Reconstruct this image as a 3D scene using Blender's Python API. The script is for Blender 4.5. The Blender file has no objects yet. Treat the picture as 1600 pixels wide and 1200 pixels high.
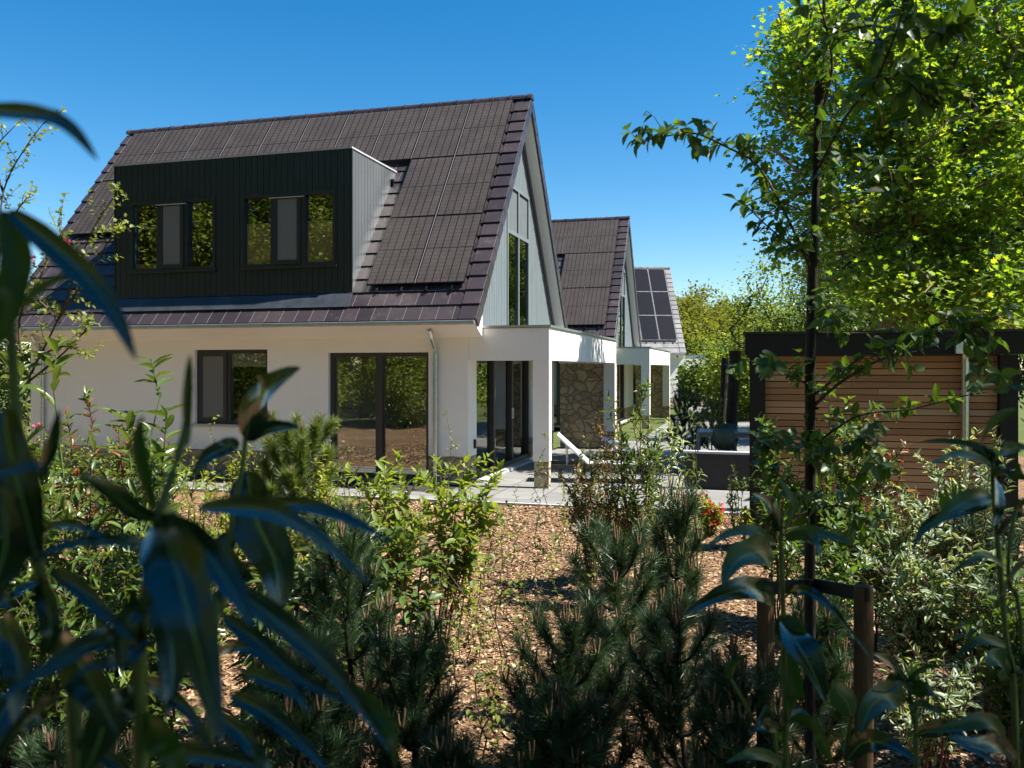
import bpy, math, random
import numpy as np
from mathutils import Vector, Matrix

sc = bpy.context.scene
C = sc.collection
R_ = math.radians

# ------------------------------------------------------------------ camera
F = 1326.0          # focal length in pixels of the 1600 px wide photograph
HZ = 576.0          # horizon row
EYE = 2.04
cam_d = bpy.data.cameras.new('camera')
cam = bpy.data.objects.new('camera', cam_d); C.objects.link(cam)
cam.location = (0, 0, EYE); cam.rotation_euler = (R_(90), 0, 0)
cam_d.sensor_width = 36; cam_d.lens = 36 * F / 1600; cam_d.shift_y = -24 / 1600
cam_d.clip_start = 0.05; cam_d.clip_end = 3000
cam_d.dof.use_dof = True; cam_d.dof.focus_distance = 13.0; cam_d.dof.aperture_fstop = 6.0
sc.camera = cam

# ------------------------------------------------------------------ sky and sun
SUN_EL, SUN_AZ = R_(56), R_(101)      # azimuth clockwise from +Y: the sun stands to the right
w = bpy.data.worlds.new('World'); sc.world = w; w.use_nodes = True
nt = w.node_tree; nt.nodes.clear()
sky = nt.nodes.new('ShaderNodeTexSky'); sky.sky_type = 'NISHITA'; sky.sun_disc = False
sky.sun_elevation = SUN_EL; sky.sun_rotation = SUN_AZ
sky.altitude = 300; sky.air_density = 1.0; sky.dust_density = 0.1; sky.ozone_density = 1.6
hs = nt.nodes.new('ShaderNodeHueSaturation'); hs.inputs['Saturation'].default_value = 1.46
hs.inputs['Value'].default_value = 1.0; hs.inputs['Hue'].default_value = 0.496
bg = nt.nodes.new('ShaderNodeBackground'); bg.inputs['Strength'].default_value = 0.062
ow = nt.nodes.new('ShaderNodeOutputWorld')
nt.links.new(sky.outputs[0], hs.inputs['Color']); nt.links.new(hs.outputs[0], bg.inputs['Color'])
nt.links.new(bg.outputs[0], ow.inputs['Surface'])
sd = bpy.data.lights.new('sun', 'SUN'); sd.energy = 5.0; sd.angle = R_(0.5); sd.color = (1.0, 0.95, 0.86)
so = bpy.data.objects.new('sun', sd); C.objects.link(so)
SV = Vector((math.sin(SUN_AZ) * math.cos(SUN_EL), math.cos(SUN_AZ) * math.cos(SUN_EL), math.sin(SUN_EL)))
so.rotation_euler = SV.to_track_quat('Z', 'Y').to_euler(); so.location = (20, 0, 30)
sc.view_settings.view_transform = 'Standard'; sc.view_settings.look = 'None'
sc.view_settings.exposure = 1.48; sc.view_settings.gamma = 1
sc.render.engine = 'CYCLES'
sc.cycles.max_bounces = 8; sc.cycles.transparent_max_bounces = 12; sc.cycles.diffuse_bounces = 3
sc.cycles.glossy_bounces = 3; sc.cycles.use_denoising = True; sc.cycles.caustics_reflective = False
sc.cycles.caustics_refractive = False; sc.cycles.sample_clamp_indirect = 6

# ------------------------------------------------------------------ helpers: placing
def P(u, v, Y):                       # a point seen at photo pixel (u, v) standing Y metres ahead
    return np.array([(u - 800) / F * Y, Y, EYE + (HZ - v) / F * Y])
TH = R_(15.75)
EA = np.array([math.cos(TH), -math.sin(TH)]); ED = np.array([math.sin(TH), math.cos(TH)])
def ST(s, t, z=0.0):                  # street axes: s to the right along the ridges, t away
    q = s * EA + t * ED
    return np.array([q[0], q[1], z])

def tag(o, label=None, cat=None, group=None, kind=None):
    if label: o['label'] = label
    if cat: o['category'] = cat
    if group: o['group'] = group
    if kind: o['kind'] = kind
    return o
def empty(name, loc=(0, 0, 0), rz=0.0, **k):
    o = bpy.data.objects.new(name, None); C.objects.link(o)
    o.location = tuple(loc); o.rotation_euler = (0, 0, rz); o.empty_display_size = 0.2
    return tag(o, **k)

def link_mesh(name, me, mat, parent=None, loc=None):
    o = bpy.data.objects.new(name, me); C.objects.link(o)
    if mat:
        for m in (mat if isinstance(mat, (list, tuple)) else [mat]): me.materials.append(m)
    if parent: o.parent = parent
    if loc is not None: o.location = tuple(loc)
    return o

def np_mesh(name, V, faces, mat, parent=None, uv=None, smooth=False):
    """V (n,3); faces: list of int arrays (m,k); uv: per vertex (n,2)"""
    me = bpy.data.meshes.new(name)
    V = np.asarray(V, dtype=np.float32)
    me.vertices.add(len(V)); me.vertices.foreach_set('co', V.ravel())
    loops = np.concatenate([f.ravel() for f in faces]).astype(np.int32)
    tot = np.concatenate([np.full(len(f), f.shape[1], dtype=np.int32) for f in faces])
    start = np.concatenate([[0], np.cumsum(tot)[:-1]]).astype(np.int32)
    me.loops.add(len(loops)); me.loops.foreach_set('vertex_index', loops)
    me.polygons.add(len(tot)); me.polygons.foreach_set('loop_start', start)
    me.polygons.foreach_set('loop_total', tot)
    me.update(calc_edges=True)
    if uv is not None:
        l = me.uv_layers.new(name='UVMap')
        l.data.foreach_set('uv', np.asarray(uv, dtype=np.float32)[loops].ravel())
    if smooth: me.polygons.foreach_set('use_smooth', np.ones(len(tot), dtype=bool))
    me.validate(clean_customdata=False)
    return link_mesh(name, me, mat, parent)

class MB:
    """boxes, hexahedra and prisms gathered into one mesh"""
    def __init__(s, mp=None): s.v = []; s.f = []; s.m = []; s.mp = mp; s.mi = 0; s.uvs = []
    def _face(s, idx): s.f.append(idx); s.m.append(s.mi)
    def hexa(s, p):           # p: 8 points, bottom 4 ccw then top 4 ccw
        b = len(s.v); s.v += [tuple(q) for q in p]
        for q in ((0, 3, 2, 1), (4, 5, 6, 7), (0, 1, 5, 4), (1, 2, 6, 5), (2, 3, 7, 6), (3, 0, 4, 7)):
            s._face(tuple(b + i for i in q))
    def box(s, a0, a1, b0, b1, c0, c1):
        p, q = (a0, b0, c0), (a1, b1, c1)
        if s.mp: p, q = s.mp(*p), s.mp(*q)
        x0, x1 = sorted((p[0], q[0])); y0, y1 = sorted((p[1], q[1])); z0, z1 = sorted((p[2], q[2]))
        s.hexa([(x0, y0, z0), (x1, y0, z0), (x1, y1, z0), (x0, y1, z0),
                (x0, y0, z1), (x1, y0, z1), (x1, y1, z1), (x0, y1, z1)])
    def prism(s, poly, d):    # poly: 3D points, d: extrusion vector
        n = len(poly); b = len(s.v)
        s.v += [tuple(q) for q in poly] + [tuple(np.array(q) + np.array(d)) for q in poly]
        s._face(tuple(b + i for i in range(n))[::-1]); s._face(tuple(b + n + i for i in range(n)))
        for i in range(n):
            j = (i + 1) % n; s._face((b + i, b + j, b + n + j, b + n + i))
    def quad(s, pts): b = len(s.v); s.v += [tuple(q) for q in pts]; s._face(tuple(range(b, b + len(pts))))
    def tube(s, pts, r, k=10, cap=True):
        pts = [Vector(q) for q in pts]; rs = r if isinstance(r, (list, tuple)) else [r] * len(pts)
        b = len(s.v); n = len(pts)
        for i, q in enumerate(pts):
            t = (pts[min(i + 1, n - 1)] - pts[max(i - 1, 0)]).normalized()
            a = Vector((0, 0, 1)) if abs(t.z) < 0.9 else Vector((1, 0, 0))
            x = t.cross(a).normalized(); y = t.cross(x).normalized()
            for j in range(k):
                an = 2 * math.pi * j / k
                s.v.append(tuple(q + (x * math.cos(an) + y * math.sin(an)) * rs[i]))
        for i in range(n - 1):
            for j in range(k):
                j2 = (j + 1) % k
                s._face((b + i * k + j, b + i * k + j2, b + (i + 1) * k + j2, b + (i + 1) * k + j))
        if cap:
            s._face(tuple(b + j for j in range(k))); s._face(tuple(b + (n - 1) * k + j for j in range(k))[::-1])
    def build(s, name, mat, parent=None, smooth=False, bevel=0.0):
        me = bpy.data.meshes.new(name); me.from_pydata(s.v, [], s.f)
        o = link_mesh(name, me, mat, parent)
        me.polygons.foreach_set('material_index', s.m)
        if smooth: me.polygons.foreach_set('use_smooth', [True] * len(s.f))
        me.update()
        if bevel:
            m = o.modifiers.new('bevel', 'BEVEL'); m.width = bevel; m.segments = 2; m.limit_method = 'ANGLE'
        return o

def wall_grid(mb, u0, u1, z0, z1, n0, n1, holes):
    us = sorted({u0, u1, *[h[0] for h in holes], *[h[1] for h in holes]})
    for a, b in zip(us[:-1], us[1:]):
        zs = [z0]
        cuts = sorted((h[2], h[3]) for h in holes if h[0] <= a + 1e-6 and h[1] >= b - 1e-6)
        z = z0
        for c0, c1 in cuts:
            if c0 > z + 1e-6: mb.box(a, b, n0, n1, z, c0)
            z = max(z, c1)
        if z < z1 - 1e-6: mb.box(a, b, n0, n1, z, z1)

# ------------------------------------------------------------------ helpers: materials
class NT:
    def __init__(s, name):
        s.m = bpy.data.materials.new(name); s.m.use_nodes = True; s.t = s.m.node_tree
        s.b = s.t.nodes['Principled BSDF']; s.out = s.t.nodes['Material Output']
    def n(s, typ, **k):
        x = s.t.nodes.new('ShaderNode' + typ)
        for a, b in k.items():
            if a in x.inputs and not hasattr(x, a): x.inputs[a].default_value = b
            else: setattr(x, a, b)
        return x
    def l(s, a, b): s.t.links.new(a, b)
    def ramp(s, fac, stops, interp='LINEAR'):
        r = s.t.nodes.new('ShaderNodeValToRGB'); r.color_ramp.interpolation = interp
        e = r.color_ramp.elements
        while len(e) < len(stops): e.new(0.5)
        for x, (p, c) in zip(e, stops): x.position = p; x.color = (*c, 1) if len(c) == 3 else c
        s.l(fac, r.inputs[0]); return r.outputs[0]
    def noise(s, scale, detail=4, vec=None, rough=0.6):
        x = s.n('TexNoise'); x.inputs['Scale'].default_value = scale; x.inputs['Detail'].default_value = detail
        x.inputs['Roughness'].default_value = rough
        if vec is not None: s.l(vec, x.inputs['Vector'])
        return x.outputs['Fac']
    def obj(s, scale=None):
        t = s.n('TexCoord').outputs['Object']
        if scale:
            m = s.n('Mapping'); m.inputs['Scale'].default_value = scale; s.l(t, m.inputs['Vector']); return m.outputs[0]
        return t
    def math(s, op, a, b=None, c=None):
        x = s.n('Math'); x.operation = op
        for i, q in enumerate((a, b, c)):
            if q is None: continue
            if isinstance(q, (int, float)): x.inputs[i].default_value = q
            else: s.l(q, x.inputs[i])
        return x.outputs[0]
    def mix(s, fac, a, b, mode='MIX'):
        x = s.n('Mix'); x.data_type = 'RGBA'; x.blend_type = mode
        for i, q in ((0, fac), (6, a), (7, b)):
            if isinstance(q, (int, float)): x.inputs[i].default_value = q
            elif isinstance(q, tuple): x.inputs[i].default_value = (*q, 1)
            else: s.l(q, x.inputs[i])
        return x.outputs[2]
    def bump(s, h, strength=0.3, dist=0.02):
        x = s.n('Bump'); x.inputs['Strength'].default_value = strength; x.inputs['Distance'].default_value = dist
        s.l(h, x.inputs['Height']); s.l(x.outputs[0], s.b.inputs['Normal']); return x.outputs[0]
    def col(s, q):
        if isinstance(q, tuple): s.b.inputs['Base Color'].default_value = (*q, 1)
        else: s.l(q, s.b.inputs['Base Color'])
        return s
    def rough(s, r, spec=None, metal=None):
        s.b.inputs['Roughness'].default_value = r
        if spec is not None: s.b.inputs['Specular IOR Level'].default_value = spec
        if metal is not None: s.b.inputs['Metallic'].default_value = metal
        return s

def plain(name, c, rough=0.6, spec=0.4, metal=0.0, var=0.12, scale=6.0, bump=0.0, bscale=40):
    k = NT(name); d = tuple(x * (1 - var) for x in c); u = tuple(min(1, x * (1 + var)) for x in c)
    k.col(k.ramp(k.noise(scale, 5, k.obj()), [(0.3, d), (0.7, u)])).rough(rough, spec, metal)
    if bump: k.bump(k.noise(bscale, 4, k.obj()), bump, 0.01)
    return k.m

def leafmat(name, c1, c2, rough=0.45, trans=0.35, spec=0.4, ctrans=None, edge=None, rib=None, tip=None):
    k = NT(name); g = k.n('NewGeometry')
    col = k.ramp(g.outputs['Random Per Island'], [(0.0, c1), (1.0, c2)])
    if tip: # a share of leaves with another colour
        col = k.mix(k.ramp(k.math('FRACT', k.math('MULTIPLY', g.outputs['Random Per Island'], 37.0)),
                           [(1 - tip[1] - .02, (0, 0, 0)), (1 - tip[1], (1, 1, 1))]), col, tip[0])
    if edge or rib:
        sx = k.n('SeparateXYZ'); k.l(k.n('TexCoord').outputs['UV'], sx.inputs[0])
        a = k.math('ABSOLUTE', k.math('SUBTRACT', sx.outputs['Y'], 0.5))
        if edge: col = k.mix(k.ramp(a, [(0.18, (0, 0, 0)), (0.32, (1, 1, 1))]), col, edge)
        if rib: col = k.mix(k.ramp(a, [(0.02, (1, 1, 1)), (0.06, (0, 0, 0))]), col, rib)
    k.col(col).rough(rough, spec)
    tr = k.n('BsdfTranslucent'); mx = k.n('MixShader'); mx.inputs[0].default_value = trans
    k.l(k.mix(1.0, col, ctrans or (2.2, 2.0, 0.8), 'MULTIPLY'), tr.inputs['Color'])
    k.l(k.b.outputs[0], mx.inputs[1]); k.l(tr.outputs[0], mx.inputs[2]); k.l(mx.outputs[0], k.out.inputs['Surface'])
    return k.m

M = {}
def setup_mats():
    # rendered walls
    k = NT('render_white'); v = k.obj()
    k.col(k.ramp(k.noise(1.2, 6, v), [(0.3, (0.85, 0.80, 0.745)), (0.7, (0.88, 0.835, 0.78))])).rough(0.85, 0.2)
    sz_ = k.n('SeparateXYZ'); k.l(v, sz_.inputs[0])
    base = k.ramp(sz_.outputs['Z'], [(0.50, (1, 1, 1)), (0.95, (0, 0, 0))])
    dirt = k.math('MULTIPLY', base, k.ramp(k.noise(3.5, 7, v, .7), [(0.4, (0, 0, 0)), (0.7, (.5, .5, .5))]))
    runs = k.ramp(k.noise(2.2, 6, k.obj((5, 5, .35)), .7), [(0.55, (0, 0, 0)), (0.8, (.12, .12, .12))])
    cc = k.b.inputs['Base Color'].links[0].from_socket
    k.col(k.mix(k.math('ADD', dirt, runs), cc, (0.48, 0.42, 0.35)))
    k.bump(k.noise(110, 4, v), 0.22, 0.005); M['render'] = k.m
    M['paint'] = plain('paint_white', (0.80, 0.78, 0.74), 0.5, 0.4, var=0.02)
    M['zinc'] = plain('zinc', (0.42, 0.45, 0.47), 0.38, 0.6, 0.75, var=0.12, scale=9)
    M['lead'] = plain('lead_flashing', (0.05, 0.058, 0.07), 0.5, 0.4, 0.3, var=0.35, scale=3, bump=.3, bscale=6)
    M['galv'] = plain('galvanised', (0.55, 0.58, 0.56), 0.3, 0.6, 0.85, var=0.15, scale=20)
    M['anth'] = plain('anthracite', (0.016, 0.021, 0.026), 0.38, 0.5, var=0.1)
    M['anth_brown'] = plain('anthracite_aluminium', (0.03, 0.029, 0.030), 0.4, 0.5, var=0.1)
    M['black'] = plain('black_boards', (0.010, 0.010, 0.012), 0.55, 0.35, var=0.2)
    k = NT('dormer_cladding'); v = k.obj()
    k.col(k.ramp(k.noise(3, 5, v), [(0.3, (0.012, 0.019, 0.022)), (0.7, (0.017, 0.026, 0.030))])).rough(0.42, 0.4); M['clad'] = k.m
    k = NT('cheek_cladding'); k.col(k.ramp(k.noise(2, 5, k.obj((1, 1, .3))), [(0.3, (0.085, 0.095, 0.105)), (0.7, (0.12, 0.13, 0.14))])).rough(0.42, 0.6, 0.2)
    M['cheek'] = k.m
    k = NT('gable_boards'); k.col(k.ramp(k.noise(3, 5, k.obj((3, 3, .5))), [(0.3, (0.13, 0.155, 0.165)), (0.7, (0.16, 0.185, 0.195))])).rough(0.5, 0.35)
    M['gable'] = k.m
    for nm, a, b in (('tile', (0.026, 0.019, 0.021), (0.052, 0.038, 0.040)), ('tile_grey', (0.11, 0.105, 0.11), (0.17, 0.165, 0.17))):
        k = NT('roof_' + nm); g = k.n('NewGeometry')
        c = k.ramp(g.outputs['Random Per Island'], [(0, a), (1, b)])
        n1 = k.noise(5, 8, k.obj(), 0.75)
        c = k.mix(k.ramp(n1, [(0.56, (0, 0, 0)), (0.74, (0.5, 0.5, 0.5))]), c, (0.13, 0.12, 0.125))
        k.col(c).rough(0.40, 0.5); k.bump(k.noise(120, 3, k.obj()), 0.12, 0.003)
        k.l(k.ramp(n1, [(0.3, (.3, .3, .3)), (0.8, (.55, .55, .55))]), k.b.inputs['Roughness']); M[nm] = k.m
    # photovoltaic glass: cell columns, fine lines, a dusty speckle
    for nm, c0, c1, line in (('pv', (0.026, 0.021, 0.019), (0.105, 0.086, 0.078), (0.006, 0.006, 0.009)),
                             ('pv_blue', (0.003, 0.004, 0.010), (0.008, 0.010, 0.020), (0.001, 0.001, 0.003))):
        k = NT('solar_' + nm); tc = k.n('TexCoord'); sx = k.n('SeparateXYZ'); k.l(tc.outputs['UV'], sx.inputs[0])
        fx = k.math('FRACT', k.math('MULTIPLY', sx.outputs['X'], 6.0)); fy = k.math('FRACT', k.math('MULTIPLY', sx.outputs['Y'], 18.0))
        ax = k.math('ABSOLUTE', k.math('SUBTRACT', fx, 0.5)); ay = k.math('ABSOLUTE', k.math('SUBTRACT', fy, 0.5))
        ly = k.math('ABSOLUTE', k.math('SUBTRACT', sx.outputs['Y'], 0.5))
        mk = k.math('MAXIMUM', k.math('GREATER_THAN', ax, 0.438), k.math('MULTIPLY', k.math('GREATER_THAN', ay, 0.44), 0.55))
        mk = k.math('MAXIMUM', mk, k.math('LESS_THAN', ly, 0.0065))
        mp = k.n('Mapping'); mp.inputs['Scale'].default_value = (60, 150, 60); k.l(tc.outputs['UV'], mp.inputs[0])
        oi = k.n('ObjectInfo')
        sp = k.noise(1.0, 3, mp.outputs[0], 0.7)
        c = k.ramp(sp, [(0.40, c0), (0.60, c1)])
        c = k.mix(k.ramp(k.noise(2.5, 5, k.obj()), [(0.3, (0, 0, 0)), (0.7, (0.45, 0.45, 0.45))]), c, tuple(x * 0.6 for x in c0))
        k.col(k.mix(mk, c, line)).rough(0.55, 0.2 if nm == 'pv' else 0.05); M[nm] = k.m
    M['edge'] = plain('edge_highlight', (0.20, 0.185, 0.185), 0.6, 0.3); M['pv_frame'] = plain('solar_frame_black', (0.008, 0.008, 0.010), 0.35, 0.5, 0.3)  # pale edge tone painted as the highlight along tile and panel frame edges
    M['pv_frame_light'] = plain('solar_frame_silver', (0.30, 0.31, 0.33), 0.45, 0.4, 0.2)
    # field stones
    k = NT('field_stone'); v = k.obj()
    wn = k.n('TexNoise'); wn.inputs['Scale'].default_value = 2.2; k.l(v, wn.inputs['Vector'])
    va = k.n('VectorMath'); va.operation = 'SCALE'; va.inputs['Scale'].default_value = 0.35
    k.l(wn.outputs['Color'], va.inputs[0]); vb = k.n('VectorMath'); vb.operation = 'ADD'; k.l(v, vb.inputs[0]); k.l(va.outputs[0], vb.inputs[1])
    mp = k.n('Mapping'); mp.inputs['Scale'].default_value = (4.1, 4.1, 5.2); k.l(vb.outputs[0], mp.inputs[0])
    ve = k.n('TexVoronoi'); ve.feature = 'DISTANCE_TO_EDGE'; k.l(mp.outputs[0], ve.inputs['Vector']); ve.inputs['Scale'].default_value = 1
    vc = k.n('TexVoronoi'); vc.feature = 'F1'; k.l(mp.outputs[0], vc.inputs['Vector']); vc.inputs['Scale'].default_value = 1
    sr = k.n('SeparateXYZ'); k.l(vc.outputs['Color'], sr.inputs[0])
    c = k.ramp(sr.outputs['X'], [(0.0, (0.34, 0.25, 0.16)), (0.35, (0.56, 0.42, 0.25)), (0.65, (0.45, 0.38, 0.29)), (1.0, (0.62, 0.47, 0.28))])
    c = k.mix(0.55, c, k.ramp(k.noise(9, 8, v, 0.7), [(0.3, (0.35, 0.32, 0.30)), (0.7, (1.0, 1.0, 1.0))]), 'MULTIPLY')
    edge = k.ramp(ve.outputs['Distance'], [(0.03, (0, 0, 0)), (0.09, (1, 1, 1))])
    k.col(k.mix(edge, (0.21, 0.165, 0.12), c)).rough(0.85, 0.2)
    h = k.math('ADD', k.ramp(ve.outputs['Distance'], [(0.0, (0, 0, 0)), (0.16, (1, 1, 1))]), k.math('MULTIPLY', k.noise(16, 6, v), 0.5))
    k.bump(h, 0.6, 0.04); M['stone'] = k.m
    # pavers
    k = NT('pavers'); v = k.obj(); b = k.n('TexBrick'); k.l(v, b.inputs['Vector']); b.offset = 0.0; b.squash = 1.0
    b.inputs['Scale'].default_value = 1.0; b.inputs['Brick Width'].default_value = 0.8; b.inputs['Row Height'].default_value = 0.8
    b.inputs['Mortar Size'].default_value = 0.008; b.inputs['Bias'].default_value = 0.0
    b.inputs['Color1'].default_value = (0.19, 0.187, 0.18, 1); b.inputs['Color2'].default_value = (0.24, 0.235, 0.225, 1); b.inputs['Mortar'].default_value = (0.04, 0.04, 0.04, 1)
    c = k.mix(0.5, b.outputs['Color'], k.ramp(k.noise(3, 9, v, 0.7), [(0.3, (0.55, 0.55, 0.55)), (0.7, (1, 1, 1))]), 'MULTIPLY')
    k.col(c).rough(0.7, 0.3); k.bump(k.noise(60, 5, v), 0.1, 0.004); M['paver'] = k.m
    # mulch ground under the loose chips
    k = NT('mulch'); v = k.obj()
    vo = k.n('TexVoronoi'); vo.inputs['Scale'].default_value = 1.0
    wn = k.n('TexNoise'); wn.inputs['Scale'].default_value = 7; k.l(v, wn.inputs['Vector'])
    va = k.n('VectorMath'); va.operation = 'SCALE'; va.inputs['Scale'].default_value = 0.10; k.l(wn.outputs['Color'], va.inputs[0])
    vb = k.n('VectorMath'); vb.operation = 'ADD'; k.l(v, vb.inputs[0]); k.l(va.outputs[0], vb.inputs[1])
    mp = k.n('Mapping'); mp.inputs['Scale'].default_value = (30, 62, 30); mp.inputs['Rotation'].default_value = (0, 0, .5)
    k.l(vb.outputs[0], mp.inputs[0]); k.l(mp.outputs[0], vo.inputs['Vector'])
    s2 = k.n('SeparateXYZ'); k.l(vo.outputs['Color'], s2.inputs[0])
    c = k.ramp(s2.outputs['X'], [(0, (0.05, 0.028, 0.016)), (0.4, (0.17, 0.095, 0.05)), (0.8, (0.30, 0.18, 0.10)), (1, (0.44, 0.30, 0.19))])
    c = k.mix(k.ramp(k.noise(0.7, 4, v), [(0.45, (0, 0, 0)), (0.7, (0.5, 0.5, 0.5))]), c, (0.08, 0.05, 0.03))
    k.col(c).rough(0.9, 0.15); k.bump(k.math('ADD', s2.outputs['Y'], vo.outputs['Distance']), 0.8, 0.02); M['mulch'] = k.m
    k = NT('wood_chip'); g = k.n('NewGeometry')
    k.col(k.ramp(g.outputs['Random Per Island'], [(0, (0.04, 0.024, 0.014)), (0.4, (0.18, 0.105, 0.055)), (0.8, (0.35, 0.22, 0.12)), (1, (0.56, 0.42, 0.29))])).rough(0.8, 0.2)
    M['chip'] = k.m
    k = NT('meadow'); v = k.obj(); k.col(k.ramp(k.noise(0.5, 8, v), [(0.3, (0.05, 0.075, 0.02)), (0.7, (0.10, 0.11, 0.04))])).rough(0.95, 0.1); M['meadow'] = k.m
    # shed slats: cedar
    k = NT('cedar_slat'); g = k.n('NewGeometry'); v = k.obj((1.0, 12, 30))
    c = k.ramp(g.outputs['Random Per Island'], [(0, (0.34, 0.19, 0.10)), (0.6, (0.46, 0.27, 0.15)), (0.9, (0.54, 0.33, 0.19)), (1, (0.44, 0.33, 0.23))])
    c = k.mix(0.45, c, k.ramp(k.noise(3, 8, v, 0.7), [(0.3, (0.5, 0.45, 0.4)), (0.7, (1, 1, 1))]), 'MULTIPLY')
    k.col(c).rough(0.65, 0.3); M['cedar'] = k.m
    k = NT('stake_wood'); v = k.obj((8, 8, 1.2))
    k.col(k.ramp(k.noise(5, 8, v, 0.7), [(0.25, (0.045, 0.026, 0.013)), (0.6, (0.12, 0.07, 0.035)), (0.8, (0.20, 0.125, 0.065))])).rough(0.8, 0.2)
    k.bump(k.noise(12, 6, v), 0.5, 0.006); M['stake'] = k.m
    for nm, a, b in (('bark', (0.035, 0.026, 0.018), (0.13, 0.10, 0.07)), ('bark_pale', (0.10, 0.075, 0.045), (0.26, 0.20, 0.13)), ('bark_dark', (0.008, 0.007, 0.006), (0.04, 0.033, 0.026))):
        k = NT(nm); v = k.obj((6, 6, 1.5)); k.col(k.ramp(k.noise(4, 8, v, 0.7), [(0.3, a), (0.7, b)])).rough(0.9, 0.2)
        k.bump(k.noise(9, 6, v), 0.6, 0.02); M[nm] = k.m
    M['twig'] = plain('twig', (0.075, 0.052, 0.034), 0.8, 0.2, var=0.3, scale=20)
    M['twig_red'] = plain('twig_red', (0.10, 0.035, 0.022), 0.7, 0.3, var=0.3, scale=20)
    M['greenstem'] = plain('green_stem', (0.07, 0.11, 0.025), 0.5, 0.4, var=0.25, scale=20)
    M['candle'] = plain('pine_candle', (0.19, 0.115, 0.07), 0.8, 0.2, var=0.3, scale=50)
    # glazing
    k = NT('glazing'); gl = k.n('BsdfGlossy'); gl.inputs['Roughness'].default_value = 0.0; gl.inputs['Color'].default_value = (0.9, 0.93, 0.9, 1)
    tr = k.n('BsdfTransparent'); tr.inputs['Color'].default_value = (0.95, 0.96, 0.95, 1)
    fr = k.n('Fresnel'); fr.inputs['IOR'].default_value = 1.5
    mx = k.n('MixShader'); k.l(k.math('ADD', fr.outputs[0], 0.14), mx.inputs[0]); k.l(tr.outputs[0], mx.inputs[1]); k.l(gl.outputs[0], mx.inputs[2])
    k.l(mx.outputs[0], k.out.inputs['Surface'])
    wv = k.noise(1.3, 1, k.obj()); bp = k.n('Bump'); bp.inputs['Strength'].default_value = 0.02; bp.inputs['Distance'].default_value = 0.05
    k.l(wv, bp.inputs['Height']); k.l(bp.outputs[0], gl.inputs['Normal']); M['glass'] = k.m
    k = NT('insect_screen'); df = k.n('BsdfDiffuse'); df.inputs['Color'].default_value = (0.24, 0.235, 0.225, 1)
    tr = k.n('BsdfTransparent'); mx = k.n('MixShader'); mx.inputs[0].default_value = 0.6
    k.l(tr.outputs[0], mx.inputs[1]); k.l(df.outputs[0], mx.inputs[2]); k.l(mx.outputs[0], k.out.inputs['Surface']); M['screen'] = k.m
    M['screen_pale'] = plain('pale_screen_cloth', (0.12, 0.135, 0.14), 0.8, 0.1, var=.1)
    k = NT('pleated_blind'); v = k.obj(); sx = k.n('SeparateXYZ'); k.l(v, sx.inputs[0])
    f = k.math('FRACT', k.math('MULTIPLY', sx.outputs['Z'], 26.0))
    k.col(k.ramp(f, [(0.0, (0.70, 0.54, 0.24)), (0.5, (0.88, 0.72, 0.36)), (1.0, (0.70, 0.54, 0.24))])).rough(0.8, 0.1); M['blind'] = k.m
    M['blind_pale'] = plain('roller_blind', (0.80, 0.76, 0.60), 0.8, 0.1)
    M['inside'] = plain('interior_plaster', (0.42, 0.40, 0.37), 0.9, 0.1)
    M['floor_in'] = plain('interior_floor', (0.16, 0.12, 0.09), 0.6, 0.3)
    M['wall_dark'] = plain('dark_concrete', (0.040, 0.036, 0.035), 0.8, 0.2, var=0.15)
    M['coping'] = plain('coping', (0.40, 0.40, 0.41), 0.6, 0.3)
    M['alu_white'] = plain('white_aluminium', (0.66, 0.68, 0.69), 0.4, 0.5)
    M['sling'] = plain('grey_sling_fabric', (0.30, 0.31, 0.32), 0.8, 0.2)
    M['table'] = plain('table_top', (0.16, 0.20, 0.25), 0.22, 0.7)
    M['table_leg'] = plain('table_leg', (0.20, 0.20, 0.20), 0.4, 0.5)
    M['chair'] = plain('chair_shell', (0.030, 0.045, 0.035), 0.45, 0.4)
    M['rubber'] = plain('rubber', (0.006, 0.006, 0.006), 0.6, 0.3)
    # foliage
    M['oak'] = leafmat('oak_leaf', (0.080, 0.155, 0.026), (0.21, 0.28, 0.048), 0.5, 0.48, 0.25, (2.1, 2.1, 0.5), tip=((0.29, 0.32, 0.035), 0.15))
    M['fresh'] = leafmat('fresh_leaf', (0.10, 0.155, 0.022), (0.18, 0.23, 0.035), 0.5, 0.4, 0.4, (2.2, 2.0, 0.7))
    M['far'] = leafmat('far_leaf', (0.085, 0.105, 0.016), (0.17, 0.18, 0.03), 0.7, 0.35, 0.2, (2.0, 1.8, 0.7))
    M['mid'] = leafmat('mid_leaf', (0.035, 0.075, 0.015), (0.085, 0.13, 0.025), 0.45, 0.35, 0.4)
    M['conifer'] = leafmat('conifer_leaf', (0.010, 0.022, 0.010), (0.025, 0.045, 0.018), 0.6, 0.15, 0.3)
    M['apple'] = leafmat('apple_leaf', (0.035, 0.08, 0.014), (0.085, 0.145, 0.025), 0.42, 0.38, 0.45, (2.3, 2.2, 0.6), rib=(0.12, 0.17, 0.05))
    M['laurel'] = leafmat('laurel_leaf', (0.040, 0.085, 0.018), (0.10, 0.15, 0.032), 0.30, 0.28, 0.6, rib=(0.14, 0.18, 0.06))
    M['photinia'] = leafmat('photinia_red', (0.16, 0.045, 0.025), (0.24, 0.11, 0.05), 0.35, 0.3, 0.5, (2.0, 1.2, 0.8))
    M['viola'] = leafmat('autumn_mix', (0.05, 0.07, 0.02), (0.12, 0.13, 0.035), 0.4, 0.3, 0.5, tip=((0.20, 0.10, 0.05), 0.18))
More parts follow.
